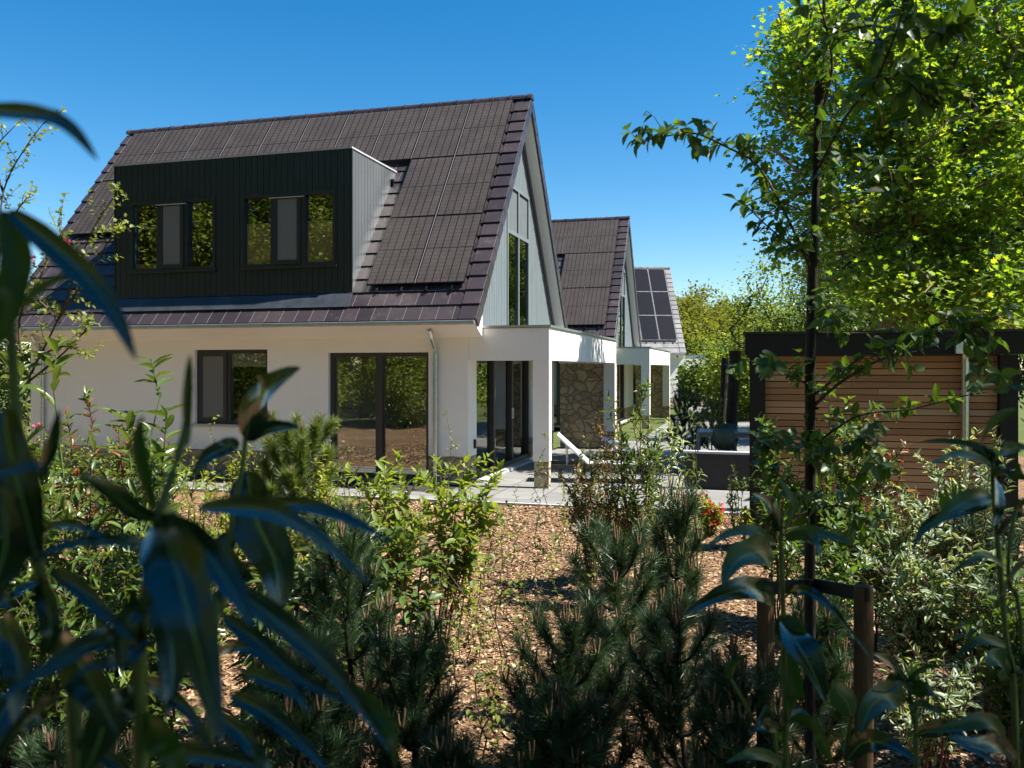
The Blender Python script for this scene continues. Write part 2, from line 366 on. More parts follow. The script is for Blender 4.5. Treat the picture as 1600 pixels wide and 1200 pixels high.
    M['varieg'] = leafmat('cream_edged_leaf', (0.05, 0.10, 0.040), (0.10, 0.165, 0.065), 0.5, 0.3, 0.35, edge=(0.46, 0.50, 0.36))
    M['haw'] = leafmat('small_lobed_leaf', (0.10, 0.14, 0.02), (0.20, 0.235, 0.04), 0.5, 0.35, 0.35, (2.0, 1.9, 0.7))
    M['lime'] = leafmat('lime_leaf', (0.16, 0.22, 0.02), (0.28, 0.30, 0.04), 0.5, 0.4, 0.35, (1.8, 1.7, 0.6))
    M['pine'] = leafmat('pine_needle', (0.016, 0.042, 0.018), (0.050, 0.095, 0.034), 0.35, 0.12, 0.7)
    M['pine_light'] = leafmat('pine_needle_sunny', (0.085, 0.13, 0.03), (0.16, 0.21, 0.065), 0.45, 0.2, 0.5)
    M['petal_red'] = leafmat('red_petal', (0.50, 0.012, 0.03), (0.65, 0.05, 0.07), 0.6, 0.3, 0.2, (1.3, 0.8, 0.8))
    M['petal_pink'] = leafmat('pink_petal', (0.55, 0.05, 0.18), (0.70, 0.12, 0.25), 0.6, 0.3, 0.2, (1.2, 0.8, 1.0))
    k = NT('rhododendron_leaf'); sx = k.n('SeparateXYZ'); k.l(k.n('TexCoord').outputs['UV'], sx.inputs[0])
    a = k.math('ABSOLUTE', k.math('SUBTRACT', sx.outputs['Y'], 0.5))
    c = k.ramp(k.noise(14, 5, k.obj()), [(0.3, (0.006, 0.016, 0.007)), (0.7, (0.014, 0.030, 0.012))])
    c = k.mix(k.ramp(a, [(0.015, (1, 1, 1)), (0.05, (0, 0, 0))]), c, (0.10, 0.14, 0.05))
    k.col(k.mix(k.ramp(k.noise(60, 3, k.obj()), [(.66, (0, 0, 0)), (.72, (.6, .6, .6))]), c, (.05, .045, .02))).rough(0.27, 0.85); k.l(k.ramp(k.noise(25, 5, k.obj()), [(.3, (.10, .10, .10)), (.7, (.30, .30, .30))]), k.b.inputs['Roughness']); k.bump(k.noise(70, 5, k.obj()), .25, .003); tr = k.n('BsdfTranslucent'); k.l(k.mix(1.0, c, (4, 5.5, 1.0), 'MULTIPLY'), tr.inputs[0])
    mx = k.n('MixShader'); mx.inputs[0].default_value = 0.13; k.l(k.b.outputs[0], mx.inputs[1]); k.l(tr.outputs[0], mx.inputs[2]); k.l(mx.outputs[0], k.out.inputs['Surface'])
    M['rhodo'] = k.m
    M['rhodo_green'] = leafmat('green_rhododendron_leaf', (0.020, 0.055, 0.008), (0.030, 0.070, 0.012), 0.35, 0.35, 0.5)
    M['rhodo_mid'] = leafmat('mature_rhododendron_leaf', (0.03, 0.075, 0.025), (0.06, 0.115, 0.04), 0.35, 0.22, 0.6, rib=(0.14, 0.19, 0.07))
    M['rhodo_young'] = leafmat('young_rhododendron_leaf', (0.09, 0.16, 0.02), (0.12, 0.20, 0.03), 0.4, 0.4, 0.5)
setup_mats()
# ------------------------------------------------------------------ houses
EAVE, RIDGE, RUN = 2.86, 7.707, 3.7
SL = math.hypot(RUN, RIDGE - EAVE); CT, SN = RUN / SL, (RIDGE - EAVE) / SL
XL = -9.99                      # left verge; right verge is x = 0
def slope(x, sl, n, side=-1):   # a point of the roof: sl up the slope from the eave, n off the slab; side -1 front, +1 back
    y = -RUN + sl * CT - n * SN
    return (x, y if side < 0 else -y, EAVE + sl * SN + n * CT)
def slope_box(mb, x0, x1, s0, s1, n0, n1, side=-1, n0b=None, n1b=None):
    n0b = n0 if n0b is None else n0b; n1b = n1 if n1b is None else n1b   # b: at the upper end
    a = [slope(x0, s0, n0, side), slope(x1, s0, n0, side), slope(x1, s1, n0b, side), slope(x0, s1, n0b, side)]
    b = [slope(x0, s0, n1, side), slope(x1, s0, n1, side), slope(x1, s1, n1b, side), slope(x0, s1, n1b, side)]
    if side > 0: a, b = a[::-1], b[::-1]
    mb.hexa(a + b)
FRONT = lambda u, n, z: (u, -n, z)          # n counts outward: wall faces the viewer
GABLE = lambda u, n, z: (n, u, z)           # wall faces right

def window(parent, name, mp, u0, u1, z0, z1, n, splits, mat, fw=0.07, mw=0.07, casements=(), blinds=(), screens=(), depth=0.08, transoms=(), sill=None, pane_back=0.02, upper_screen=False):
    """frame bars with panes as sub-parts; n = outer face of the frame"""
    fr = MB(mp)
    fr.box(u0, u1, n - depth, n, z0, z0 + fw); fr.box(u0, u1, n - depth, n, z1 - fw, z1)
    fr.box(u0, u0 + fw, n - depth, n, z0 + fw, z1 - fw); fr.box(u1 - fw, u1, n - depth, n, z0 + fw, z1 - fw)
    edges = [u0 + fw] + [q for s in splits for q in (s - mw / 2, s + mw / 2)] + [u1 - fw]
    zr = [z0 + fw] + [q for s in transoms for q in (s - mw / 2, s + mw / 2)] + [z1 - fw]
    for s in splits: fr.box(s - mw / 2, s + mw / 2, n - depth, n, z0 + fw, z1 - fw)
    for s in transoms:
        for i in range(0, len(edges), 2): fr.box(edges[i], edges[i + 1], n - depth, n - .001, s - mw / 2, s + mw / 2)
    w_ = None
    cells = []
    for i in range(0, len(edges), 2):
        for j in range(0, len(zr), 2): cells.append((edges[i], edges[i + 1], zr[j], zr[j + 1], i // 2, j // 2))
    cas = []
    for (a, b, c, d, i, j) in cells:
        if i in casements:      # a second, proud sash frame
            e = 0.055
            for q in ((a - .02, b + .02, c - .02, c + e), (a - .02, b + .02, d - e, d + .02), (a - .02, a + e, c + e, d - e), (b - e, b + .02, c + e, d - e)):
                fr.box(q[0], q[1], n - depth + .01, n + .022, q[2], q[3])
    fr_o = fr.build(name, mat, parent)
    for (a, b, c, d, i, j) in cells:
        e = 0.05 if i in casements else 0
        g = MB(mp); g.box(a + e, b - e, n - depth + pane_back, n - depth + pane_back + .012, c + e, d - e); g.build('pane', M['glass'], fr_o)
        if upper_screen and j:
            g = MB(mp); g.box(a + .01, b - .01, n - depth + .034, n - depth + .037, c + .01, d - .01); g.build('insect_screen', M['screen_pale'], fr_o)
        if i in screens:
            g = MB(mp); g.box(a + e, b - e, n + .004, n + .007, c + e, d - e); g.build('insect_screen', M['screen'], fr_o)
        for (bi, b0, b1, bm) in blinds:
            if bi == i:
                g = MB(mp); g.box(a + e + .005, b - e - .005, n - depth + .003, n - depth + .010, c + b0 * (d - c), c + b1 * (d - c)); g.build('blind', M[bm], fr_o)
    if sill:
        g = MB(mp); g.box(u0 - .04, u1 + .04, n - .02, n + sill, z0 - .045, z0 - .003); g.build('sill', M['zinc'] if mat is not M['anth'] else mat, fr_o)
    return fr_o

def house(s_verge, t_ridge, rot, label, panels='dark', dormer=True, tile='tile', seed=1):
    rnd = random.Random(seed)
    loc = ST(s_verge, t_ridge); h = empty('house', loc, rot, label=label, cat='house', group='row of white houses with steep dark roofs')
    # --- walls
    fd = (-2.97, -1.01, 0.06, 2.33); fw = (-5.81, -4.23, 0.98, 2.40)
    fw2 = (-8.6, -7.6, 1.2, 2.3)
    W = MB(FRONT); wall_grid(W, -9.7, -.27, 0.5, 2.78, 2.97, 3.27, [fd, fw])
    W.box(-9.7, -.27, -3.4, -3.1, 0.5, 2.78)
    W.mp = GABLE; gd = (-2.80, 1.15, 0.06, 2.34)
    wall_grid(W, -2.97, 3.1, 0.5, 2.74, -.57, -.27, [gd]); W.box(-2.97, 3.1, -9.7, -9.4, .5, 2.78)
    W.build('wall', M['render'], h)
    Pn = MB(FRONT); wall_grid(Pn, -9.69, -.275, 0.0, 0.5, 2.97, 3.262, [(fd[0], fd[1], .06, .6)]); Pn.box(-9.69, -.28, -3.39, -3.1, 0, .5)
    Pn.mp = GABLE; wall_grid(Pn, -2.97, 3.1, 0, .5, -.57, -.278, [(gd[0], gd[1], .06, .6)]); Pn.box(-2.97, 3.1, -9.69, -9.4, 0, .5)
    Pn.build('stone_plinth', M['stone'], h)
    I = MB(); I.box(-9.4, -.57, -2.97, 3.1, 0.0, 0.05); I.build('ground_floor', M['floor_in'], h)
    I = MB(); I.box(-9.4, -.57, -2.97, 3.1, 2.45, 2.62); I.box(-4.1, -4.0, -2.9, 3.0, .05, 2.45); I.box(-9.3, -4.1, 0.4, .5, .05, 2.45); I.build('inner_wall', M['inside'], h)
    # --- gable cladding
    def boards(x0, x1, bw, gap, zr0, side, top_off):
        mb = MB(); y = -3.40
        while y < 3.4:
            a, b = y + gap / 2, y + bw - gap / 2; y += bw
            zt = lambda q: RIDGE - abs(q) * (RIDGE - EAVE) / RUN - top_off
            segs = [(zr0, None)]
            if side > 0 and a > -.90 and b < .90: segs = [(5.83, None)]
            elif side > 0 and (a < -.87 < b or a < .87 < b):
                cut = -.87 if a < -.87 < b else .87
                parts = [(a, cut, zr0 if cut < 0 else 5.83), (cut, b, 5.83 if cut < 0 else zr0)]
                for p, q, z0 in parts:
                    if min(zt(p), zt(q)) > z0: mb.prism([(x0, p, z0), (x0, q, z0), (x0, q, zt(q)), (x0, p, zt(p))], (x1 - x0, 0, 0))
                continue
            for z0, _ in segs:
                if a < 0 < b: mb.prism([(x0, a, z0), (x0, b, z0), (x0, b, zt(b)), (x0, 0, zt(0)), (x0, a, zt(a))], (x1 - x0, 0, 0))
                elif min(zt(a), zt(b)) > z0: mb.prism([(x0, a, z0), (x0, b, z0), (x0, b, zt(b)), (x0, a, zt(a))], (x1 - x0, 0, 0))
        return mb
    boards(-.33, -.29, .17, 0, 2.76, 1, .20).build('gable_backing', M['anth'], h)
    boards(-.288, -.262, .113, .012, 2.76, 1, .20).build('gable_boards', M['gable'], h)
    boards(-9.7, -9.66, .17, 0, 2.76, -1, .20).build('gable_boards', M['gable'], h)
    window(h, 'gable_window', GABLE, -.87, .87, 2.77, 5.83, -.245, [0.0], M['gable'], fw=.07, mw=.08, transoms=[4.84], depth=.07,
           screens=(), upper_screen=True)
    # dark strip under the far and near slope of the gable
    T = MB()
    for sd_ in (-1, 1):
        for a, b, m in ((.15, SL - .02, 0),):
            p = [slope(0, a, -.15, sd_), slope(0, b, -.15, sd_), slope(0, b, -.29, sd_), slope(0, a, -.29, sd_)]
            T.prism([(-.262, q[1], max(q[2], 2.78)) for q in p], (.035, 0, 0))
    T.build('gable_trim', M['anth_brown'], h)
    # --- roof slabs (white verge and soffit)
    Rf = MB()
    for sd_ in (-1, 1): slope_box(Rf, XL, 0, 0, SL - .0, -.15, 0, sd_)
    rf = Rf.build('roof', M['paint'], h)
    U = MB()
    for sd_ in (-1, 1): slope_box(U, XL + .03, -.03, .01, SL - .02, .002, .012, sd_)
    U.build('roof_underlay', M['coping'], rf)  # pale tone imitates edge highlights in the gaps between tiles
    E = MB()
    for sd_ in (-1, 1):      # boxed eaves, underside sloping down to the wall
        y0, y1 = -RUN - .02, -3.272
        E.prism([(XL, y0 * -sd_, EAVE - .03), (XL, y1 * -sd_, EAVE + .1), (XL, y1 * -sd_, 2.585), (XL, (y0 + .05) * -sd_, 2.775)][::(1 if sd_ < 0 else -1)], (-XL - .005, 0, 0))
    E.build('eave_box', M['paint'], h)
    G = MB()
    for sd_ in (-1, 1):
        y = (RUN + .075) * sd_
        G.box(XL - .02, .02, y - .06, y + .06, EAVE - .075, EAVE - .005)
    G.build('gutter', M['zinc'], h, bevel=.012)
    # --- tiles
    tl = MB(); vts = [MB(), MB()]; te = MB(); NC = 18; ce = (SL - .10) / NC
    for sd_ in (-1, 1):
        for c in range(NC):
            s0 = c * ce - (.03 if c == 0 else .02); s1 = (c + 1) * ce + .05
            s1 = min(s1, SL - .01)
            off = 0.0 if c % 2 else .15
            x = XL + .14 + (-off)
            while x < -.30:
                a, b = max(x, XL + .12), min(x + .296, -.28)
                if b - a > .03:
                    j = rnd.uniform(-.002, .002)
                    slope_box(tl, a, b, s0 + rnd.uniform(-.003, .003), s1, .036 + j, .062 + j, sd_, .012, .030)
                    if sd_ < 0: slope_box(te, a + .001, a + .007, s0 + .004, s1 - .06, .064 + j, .0655 + j, sd_, .038, .0395)  # pale sliver painted as the highlight on each tile's bevelled edge
                x += .30
            for vt, (a, b) in zip(vts, ((-.283, .045), (XL - .045, XL + .125))):   # stepped verge tiles with a turned-down flank
                slope_box(vt, a, b, s0 - .012, s1 - .03, .042, .086, sd_, .018, .050)
                f0, f1 = (b - .03, b) if a > -1 else (a, a + .03)
                slope_box(vt, f0, f1, s0 - .011, s1 - .031, -.13, .080, sd_, -.16, .048)
    tl_o = tl.build('roof_tiles', M[tile], rf); te.build('tile_edge_highlights', M['edge'], rf); [q_.build('verge_tiles', M[tile], rf, bevel=.008) for q_ in vts]
    rg = MB(); x = XL - .05
    while x < .03:
        x1 = min(x + .43, .055)
        for (xa, xb, r) in ((x, x1, .12), (x, x + .06, .132)):
            pr = lambda xx, rr: [(xx, rr * math.cos(t), RIDGE - .02 + rr * .95 * math.sin(t) + .015) for t in [math.pi * q / 6 for q in range(7)]]
            A = pr(xa, r); rg.prism(A, (xb - xa, 0, 0))
        x += .40
    rg.build('ridge_tiles', M[tile], rf)
    # --- solar panels
    PW, PH = .945, 1.735; top = SL - .14; x_r = -.30
    def panel(c, r, gm, fm, xr=x_r):
        a, b = xr - (c + 1) * PW + .012, xr - c * PW - .012; s1 = top - r * PH - .01; s0 = s1 - PH + .02
        mb = MB(); slope_box(mb, a, b, s0, s1, .105, .138)
        me = bpy.data.meshes.new('solar_panel'); gb = .012
        q = [slope(a + gb, s0 + gb, .141), slope(b - gb, s0 + gb, .141), slope(b - gb, s1 - gb, .141), slope(a + gb, s1 - gb, .141)]
        po = mb.build('solar_panel', M[fm], h)
        g = MB(); g.quad(q); go = g.build('cell_glass', M[gm], po)
        l = go.data.uv_layers.new(name='UVMap')
        for k_, uv in enumerate(((0, 0), (1, 0), (1, 1), (0, 1))): l.data[k_].uv = uv
    if panels == 'dark':
        for c in range(10): panel(c, 0, 'pv', 'pv_frame')
        for c in (0, 1):
            for r in (1, 2): panel(c, r, 'pv', 'pv_frame')
        for c in (8, 9): panel(c, 1, 'pv', 'pv_frame')
    else:
        for c in (0, 1, 2):
            for r in (0, 1, 2): panel(c, r, 'pv_blue', 'pv_frame_light', -.32)
    rl = MB()
    for c in ((0, 1) if panels == 'dark' else (0, 1, 2)):
        for f in (.25, .75):
            xx = x_r - (c + f) * PW; slope_box(rl, xx - .02, xx + .02, .62, SL - .2, .064, .104)
    if panels == 'dark':   # pale joint strips imitating the shine of frame edges between the columns
        cs = MB()
        for c in range(1, 10): xx = x_r - c * PW; slope_box(cs, xx - .005, xx + .005, (top - 3 * PH if c == 1 else top - PH if c < 9 else top - 2 * PH) + .02, top - .02, .12, .136)
        cs.build('joint_highlight', M['edge'], rf)
    rl.build('mounting_rail', M['pv_frame'], rf)
    # --- dormer
    if dormer:
        dx0, dx1, dy, dz0, dz1 = -7.57, -2.47, -3.34, 3.30, 6.05; yb = -1.2
        D = MB(); bw = .127; x = dx0
        wins = [(-7.22, -5.30), (-4.74, -2.78)]
        wz = (3.93, 5.29)
        core = MB(FRONT); wall_grid(core, dx0 + .02, dx1 - .02, dz0, dz1 - .02, 3.10, 3.322, [(a + .05, b - .05, wz[0] + .05, wz[1] - .05) for a, b in wins])
        core.build('dormer_frame', M['anth'], h)
        while x < dx1 - .01:
            a, b = x + .004, min(x + bw - .004, dx1)
            def seg(a, b):
                cuts = None
                for (p, q) in wins:
                    if a >= p - 1e-6 and b <= q + 1e-6: cuts = wz
                if cuts: D.box(a, b, dy, dy + .02, dz0 - .02, cuts[0]); D.box(a, b, dy, dy + .02, cuts[1], dz1 - .03)
                else: D.box(a, b, dy, dy + .02, dz0 - .02, dz1 - .03)
            pts = sorted({a, b, *[e for w2 in wins for e in w2 if a < e < b]})
            for p, q in zip(pts[:-1], pts[1:]): seg(p, q)
            x += bw
        d_o = D.build('dormer_cladding', M['clad'], h)
        for sgn, xx in ((1, dx1), (-1, dx0)):
            K = MB(); y = dy + .03
            zr = lambda q: EAVE + (q + RUN) * (RIDGE - EAVE) / RUN - .02
            while y < yb:
                y2 = min(y + .127, yb - .02)
                g0, g1 = y + .003, y2 - .003
                za, zb = zr(g0), zr(g1)
                if za < dz1 - .03:
                    zb = min(zb, dz1 - .03)
                    K.prism([(xx - .03, g0, za), (xx - .03, g1, zb), (xx - .03, g1, dz1 - .03), (xx - .03, g0, dz1 - .03)], (.032, 0, 0))
                y += .127
            K.prism([(xx - .05, dy + .02, zr(dy)), (xx - .05, yb, zr(yb)), (xx - .05, yb, dz1 - .04), (xx - .05, dy + .02, dz1 - .04)], (.03, 0, 0))
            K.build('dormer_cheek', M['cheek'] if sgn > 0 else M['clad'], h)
        L_ = MB(); L_.box(dx0 - .02, dx1 + .02, dy - .02, yb, dz1 - .03, dz1); L_.build('dormer_roof', M['coping'], h)
        L_ = MB(); L_.box(dx1 - .002, dx1 + .022, dy - .012, dy + .022, dz0, dz1 - .03); L_.box(dx0 - .022, dx0 + .002, dy - .012, dy + .022, dz0, dz1 - .03); L_.build('corner_profile', M['clad'], d_o)
        L_ = MB(); slope_box(L_, dx0 - .1, dx1 + .05, .30, .62, .066, .074); L_.build('apron_flashing', M['lead'], h)
        L_ = MB(); L_.box(dx1 + .002, dx1 + .07, -1.62, -1.50, 5.78, 5.83); L_.box(dx1 + .03, dx1 + .06, -1.60, -1.57, 5.55, 5.80); L_.build('wall_lamp', M['black'], h)
        for i, (a, b) in enumerate(wins):
            w3 = (b - a - .12) / 3
            bl = ((0, 0, .08, 'blind'),) if i == 0 else ((0, 0, .62, 'blind'), (1, 0, .62, 'blind'), (2, 0, .62, 'blind'))
            window(h, 'dormer_window', FRONT, a, b, wz[0], wz[1], 3.352, [a + .06 + w3, b - .06 - w3], M['anth'], fw=.06, mw=.095, casements=(1,), screens=(1,), blinds=bl, depth=.11, sill=.05)
            tv = MB(FRONT); tv.box(a + .62, b - .62, 3.375, 3.40, wz[1] - .10, wz[1] - .085); tv.build('trickle_vent', M['coping'], h)
    # --- ground floor windows and doors
    window(h, 'front_window', FRONT, fw[0], fw[1], fw[2], fw[3], 3.19, [-5.12], M['anth_brown'], fw=.07, mw=.09, casements=(0,), screens=(0,),
           blinds=((0, .82, 1, 'blind_pale'), (1, .80, 1, 'blind_pale')), sill=.12)
    window(h, 'terrace_door', FRONT, fd[0], fd[1], fd[2], fd[3], 3.19, [-2.0], M['anth_brown'], fw=.075, mw=.13, depth=.1)
    sdw = window(h, 'sliding_door', GABLE, gd[0], gd[1], gd[2], gd[3], -.33, [-1.5, -.2], M['anth_brown'], fw=.08, mw=.11, depth=.1)
    hd = MB(); hd.box(-.33, -.29, -.26, -.23, 1.0, 1.22); hd.build('handle', M['alu_white'], sdw)
    st = MB(); st.box(-.40, -.12, gd[0] - .05, gd[1] + .1, 0.005, .055); st.build('door_step', M['coping'], h)
    sb = MB(); sb.box(-.268, -.24, -2.98, -2.90, .62, .78); sb.build('wall_socket', M['black'], h)
    # --- canopy
    cp = MB(); x0, x1, y0, y1 = -.27, 1.18, -3.268, 4.12
    cp.box(x0 + .001, x1, y0, y0 + .18, 2.18, 2.74)
    cp.box(x0 + .001, x1, y1 - .18, y1, 2.18, 2.74); cp.box(x1 - .18, x1, y0 + .18, y1 - .18, 2.18, 2.74)
    cp.box(x0 + .001, x1 - .18, y0 + .18, y1 - .18, 2.40, 2.70)
    cp.build('canopy', M['render'], h, bevel=.006)
    tr_ = MB(); e = .03
    tr_.box(-.26, x1 + e, y0 - e, y0 + .10, 2.745, 2.785); tr_.box(x1 - .10, x1 + e, y0 + .10, y1 - .10, 2.745, 2.785); tr_.box(-.26, x1 + e, y1 - .10, y1 + e, 2.745, 2.785)
    tr_.box(-.25, x1 - .10, y0 + .10, y1 - .10, 2.745, 2.765); tr_.build('canopy_trim', M['zinc'], h)
    for (ya, yb_) in ((y0, y0 + .18), (y1 - .18, y1)):
        c_ = MB(); c_.box(x1 - .29, x1, ya, yb_, .46, 2.18); co = c_.build('canopy_post', M['render'], h, bevel=.006)
        c_ = MB(); c_.box(x1 - .27, x1 - .012, ya + .012, yb_ - .012, 0, .46); c_.build('post_base', M['stone'], co)
    sw = MB(); sw.box(-.27, x1 - .02, y1 + .004, y1 + .28, 0, 2.17); sw.build('stone_screen_wall', M['stone'], h)
    # --- downpipes
    for xx in (-.86, -9.35):
        d = MB(); y = -3.33
        d.tube([(xx, -3.60, 2.70), (xx, -3.52, 2.58), (xx, y, 2.40), (xx, y, 2.30), (xx, y, 0.02)], .040, 12)
        for z in (2.1, 1.15, .5): d.tube([(xx, y, z), (xx, y, z + .035)], .050, 12); d.box(xx - .012, xx + .012, y, -3.272, z, z + .03)
        d.build('downpipe', M['galv'], h, smooth=False)
    return h

house(-4.48, 17.3, -TH, 'nearest white house with black boarded dormer and stone walled canopy')
house(-4.48, 32.1, -TH, 'middle white house, its brown solar roof showing just past the nearest gable', seed=2)
house(-4.5, 48.8, R_(2.5), 'farthest white house with silver framed blue black solar panels on grey tiles', panels='blue', dormer=False, tile='tile_grey', seed=3)

# ------------------------------------------------------------------ ground, paving
g = MB(); g.quad([(-900, -600, -.12), (900, -600, -.12), (900, 1500, -.12), (-900, 1500, -.12)]); tag(g.build('ground', M['meadow']), kind='structure')
def aligned(name, boxes, mat):
    mb = MB()
    for b in boxes: mb.box(*b)
    o = mb.build(name, mat); o.rotation_euler = (0, 0, -TH); return tag(o, kind='structure')
aligned('terrace', [(-4.85, 1.6, 12.4, 24.0, -.05, .0)], M['paver'])
aligned('path', [(-15, -4.855, 12.4, 13.15, -.05, -.004)], M['paver'])
aligned('path', [(-3.1, 0.2, 24.0, 70, -.055, -.006)], M['paver'])
aligned('terrace_kerb', [(-15, 1.6, 12.33, 12.395, -.05, .012)], M['coping'])
aligned('gravel_strip', [(-15, -4.86, 13.155, 14.1, -.05, -.012)], M['wall_dark'])
# mulch bed with soft mounds
nx, ny = 150, 130
xs = np.linspace(-13, 12, nx); ys = np.linspace(-3, 21, ny); X, Yg = np.meshgrid(xs, ys)
def mound(x, y):
    z = .035 * np.sin(1.1 * x + .4) * np.sin(.9 * y + 1) + .02 * np.sin(2.7 * x + 1.3 * y) + .012 * np.sin(5.1 * x - 3.3 * y)
    t = x * ED[0] + y * ED[1]; k_ = np.clip((12.2 - t) / 1.2, 0, 1)
    return z * k_ - .02 - np.where(t > 12.3, .02, 0)
V = np.stack([X, Yg, mound(X, Yg)], -1).reshape(-1, 3)
i, j = np.meshgrid(np.arange(nx - 1), np.arange(ny - 1)); a = (j * nx + i).ravel()
tag(np_mesh('mulch_bed', V, [np.stack([a, a + 1, a + nx + 1, a + nx], 1)], M['mulch'], smooth=True), kind='structure')
rng = np.random.default_rng(5)
N = 130000
yy = 3.6 + 9.4 * rng.random(N) ** 1.15; xx = (rng.random(N) - .5) * 2 * (yy * .66 + .3)
tt = xx * ED[0] + yy * ED[1]; keep = tt < 12.3; xx, yy = xx[keep], yy[keep]; N = len(xx)
zz = mound(xx, yy) + .004 + rng.random(N) * .016
ln = (.008 + .020 * rng.random(N) ** 1.8) * (.75 + yy / 20); wd = ln * (.18 + .4 * rng.random(N)); an = rng.random(N) * 6.283
d = np.stack([np.cos(an), np.sin(an), rng.normal(0, .28, N)], 1); d /= np.linalg.norm(d, axis=1)[:, None]
n_ = np.stack([-np.sin(an), np.cos(an), rng.normal(0, .35, N)], 1); n_ /= np.linalg.norm(n_, axis=1)[:, None]
c0 = np.stack([xx, yy, zz], 1)
V = np.stack([c0 - d * ln[:, None] - n_ * wd[:, None], c0 + d * ln[:, None] - n_ * wd[:, None] * .7, c0 + d * ln[:, None] * .9 + n_ * wd[:, None], c0 - d * ln[:, None] * .8 + n_ * wd[:, None] * .8], 1).reshape(-1, 3)
tag(np_mesh('wood_chips', V, [np.arange(N * 4).reshape(-1, 4)], M['chip']), 'loose tan bark chips covering the planting bed', 'wood chips', kind='stuff')

# ------------------------------------------------------------------ garden wall, table, loungers, shed
gw = empty('garden_wall', ST(-1.1, 14.7), -TH, label='low dark grey garden wall with pale coping beside the shed', cat='garden wall')
b = MB(); b.box(0, 3.4, 0, .16, 0, .60); b.build('wall_body', M['wall_dark'], gw)
b = MB(); b.box(-.02, 3.42, -.02, .18, .602, .64); b.build('coping', M['coping'], gw)
tb = empty('garden_table', P(1128, 576, 17.6) * [1, 1, 0] + [.62, 0, 0], -TH + .03, label='long metal garden table with blue grey top behind the low wall', cat='table')
b = MB(); b.box(-1.1, 1.1, -.45, .45, .71, .75); b.build('tabletop', M['table'], tb, bevel=.004)
b = MB(); b.box(-1.05, 1.05, -.40, -.37, .63, .708); b.box(-1.05, 1.05, .37, .40, .63, .708); b.build('apron', M['table_leg'], tb)
for sx_ in (-1, 1):
    for sy in (-1, 1): b = MB(); b.box(sx_ * 1.08 - .035, sx_ * 1.08 + .035, sy * .43 - .035, sy * .43 + .035, 0, .708); b.build('leg', M['table_leg'], tb)
def chair(loc, rz, label):
    o = empty('garden_chair', loc, rz, label=label, cat='chair', group='dark shell chairs around the garden table')
    s_ = MB(); n = 9; rows = []
    prof = [(-.22, .45), (-.10, .43), (.08, .42), (.18, .45), (.23, .56), (.26, .70), (.28, .84)]
    for (y, z) in prof:
        for q in range(n):
            f = (q / (n - 1) - .5) * 2; lift = .10 * f * f * (1 if z < .6 else .4); back = .07 * f * f if z > .5 else 0
            s_.v.append((f * .23 * (1 - .2 * max(0, z - .6) / .24), y - back, z + lift * (z < .6)))
    for r_ in range(len(prof) - 1):
        for q in range(n - 1): a_ = r_ * n + q; s_._face((a_, a_ + 1, a_ + n + 1, a_ + n))
    so_ = s_.build('seat_shell', M['chair'], o, smooth=True); m = so_.modifiers.new('thick', 'SOLIDIFY'); m.thickness = .012
    for sx_ in (-1, 1):
        for sy in (-1, 1): b = MB(); b.tube([(sx_ * .15, sy * .12, .42), (sx_ * .22, sy * .22, 0)], .012, 8); b.build('leg', M['table_leg'], o)
tc = np.array(tb.location)
for dx, dy, rz, lb in ((-.55, -.62, 3.14, 'dark green shell chair at the table end nearest the house, facing away from us'), (.25, -.62, 3.2, 'dark green shell chair on the near side of the table, beside the shed post'), (-.5, .65, 0.1, 'dark green shell chair on the far side of the table'), (-1.35, 0.05, 1.6, 'dark green shell chair at the left head of the table')):
    q = tc[:2] + dx * EA + dy * ED; chair((q[0], q[1], 0), -TH + rz, lb)

def lounger(loc, rz, label, ang):
    o = empty('sun_lounger', loc, rz, label=label, cat='sun lounger', group='white loungers on the terrace')
    f = MB()
    for sy in (-1, 1): f.box(-.95, .95, sy * .31 - .02, sy * .31 + .02, .26, .32)
    f.box(-.95, -.91, -.29, .29, .26, .32); f.box(.91, .95, -.29, .29, .26, .32); f.build('frame', M['anth_brown'], o)
    for sx_ in (-.75, .75):
        for sy in (-1, 1): b = MB(); b.box(sx_ - .02, sx_ + .02, sy * .31 - .018, sy * .31 + .018, 0, .258); b.build('leg', M['anth_brown'], o)
    b = MB(); b.box(-.25, .92, -.285, .285, .322, .345); b.build('seat', M['sling'], o)
    b = MB(); L2 = .74; c_, s2 = math.cos(ang), math.sin(ang)
    p = lambda d_, n2, y: (-.26 - d_ * c_ + n2 * s2, y, .34 + d_ * s2 + n2 * c_)
    b.hexa([p(0, 0, -.30), p(0, 0, .30), p(L2, 0, .30), p(L2, 0, -.30), p(0, .03, -.30), p(0, .03, .30), p(L2, .03, .30), p(L2, .03, -.30)])
    b.build('backrest', M['alu_white'], o)
    for yy_ in (.2, -.2): b = MB(); b.tube([p(.5, -.01, yy_), (-.62, yy_, .30)], .01, 6); b.build('prop', M['alu_white'], o)
q = P(940, 740, 15.4); lounger((q[0], q[1], 0), -TH + .16, 'white sun lounger with raised backrest beside the near canopy post', R_(42))
q = P(1015, 740, 16.9); lounger((q[0], q[1], 0), -TH + .16, 'second sun lounger with lower backrest, farther along the terrace behind the shrubs', R_(24))

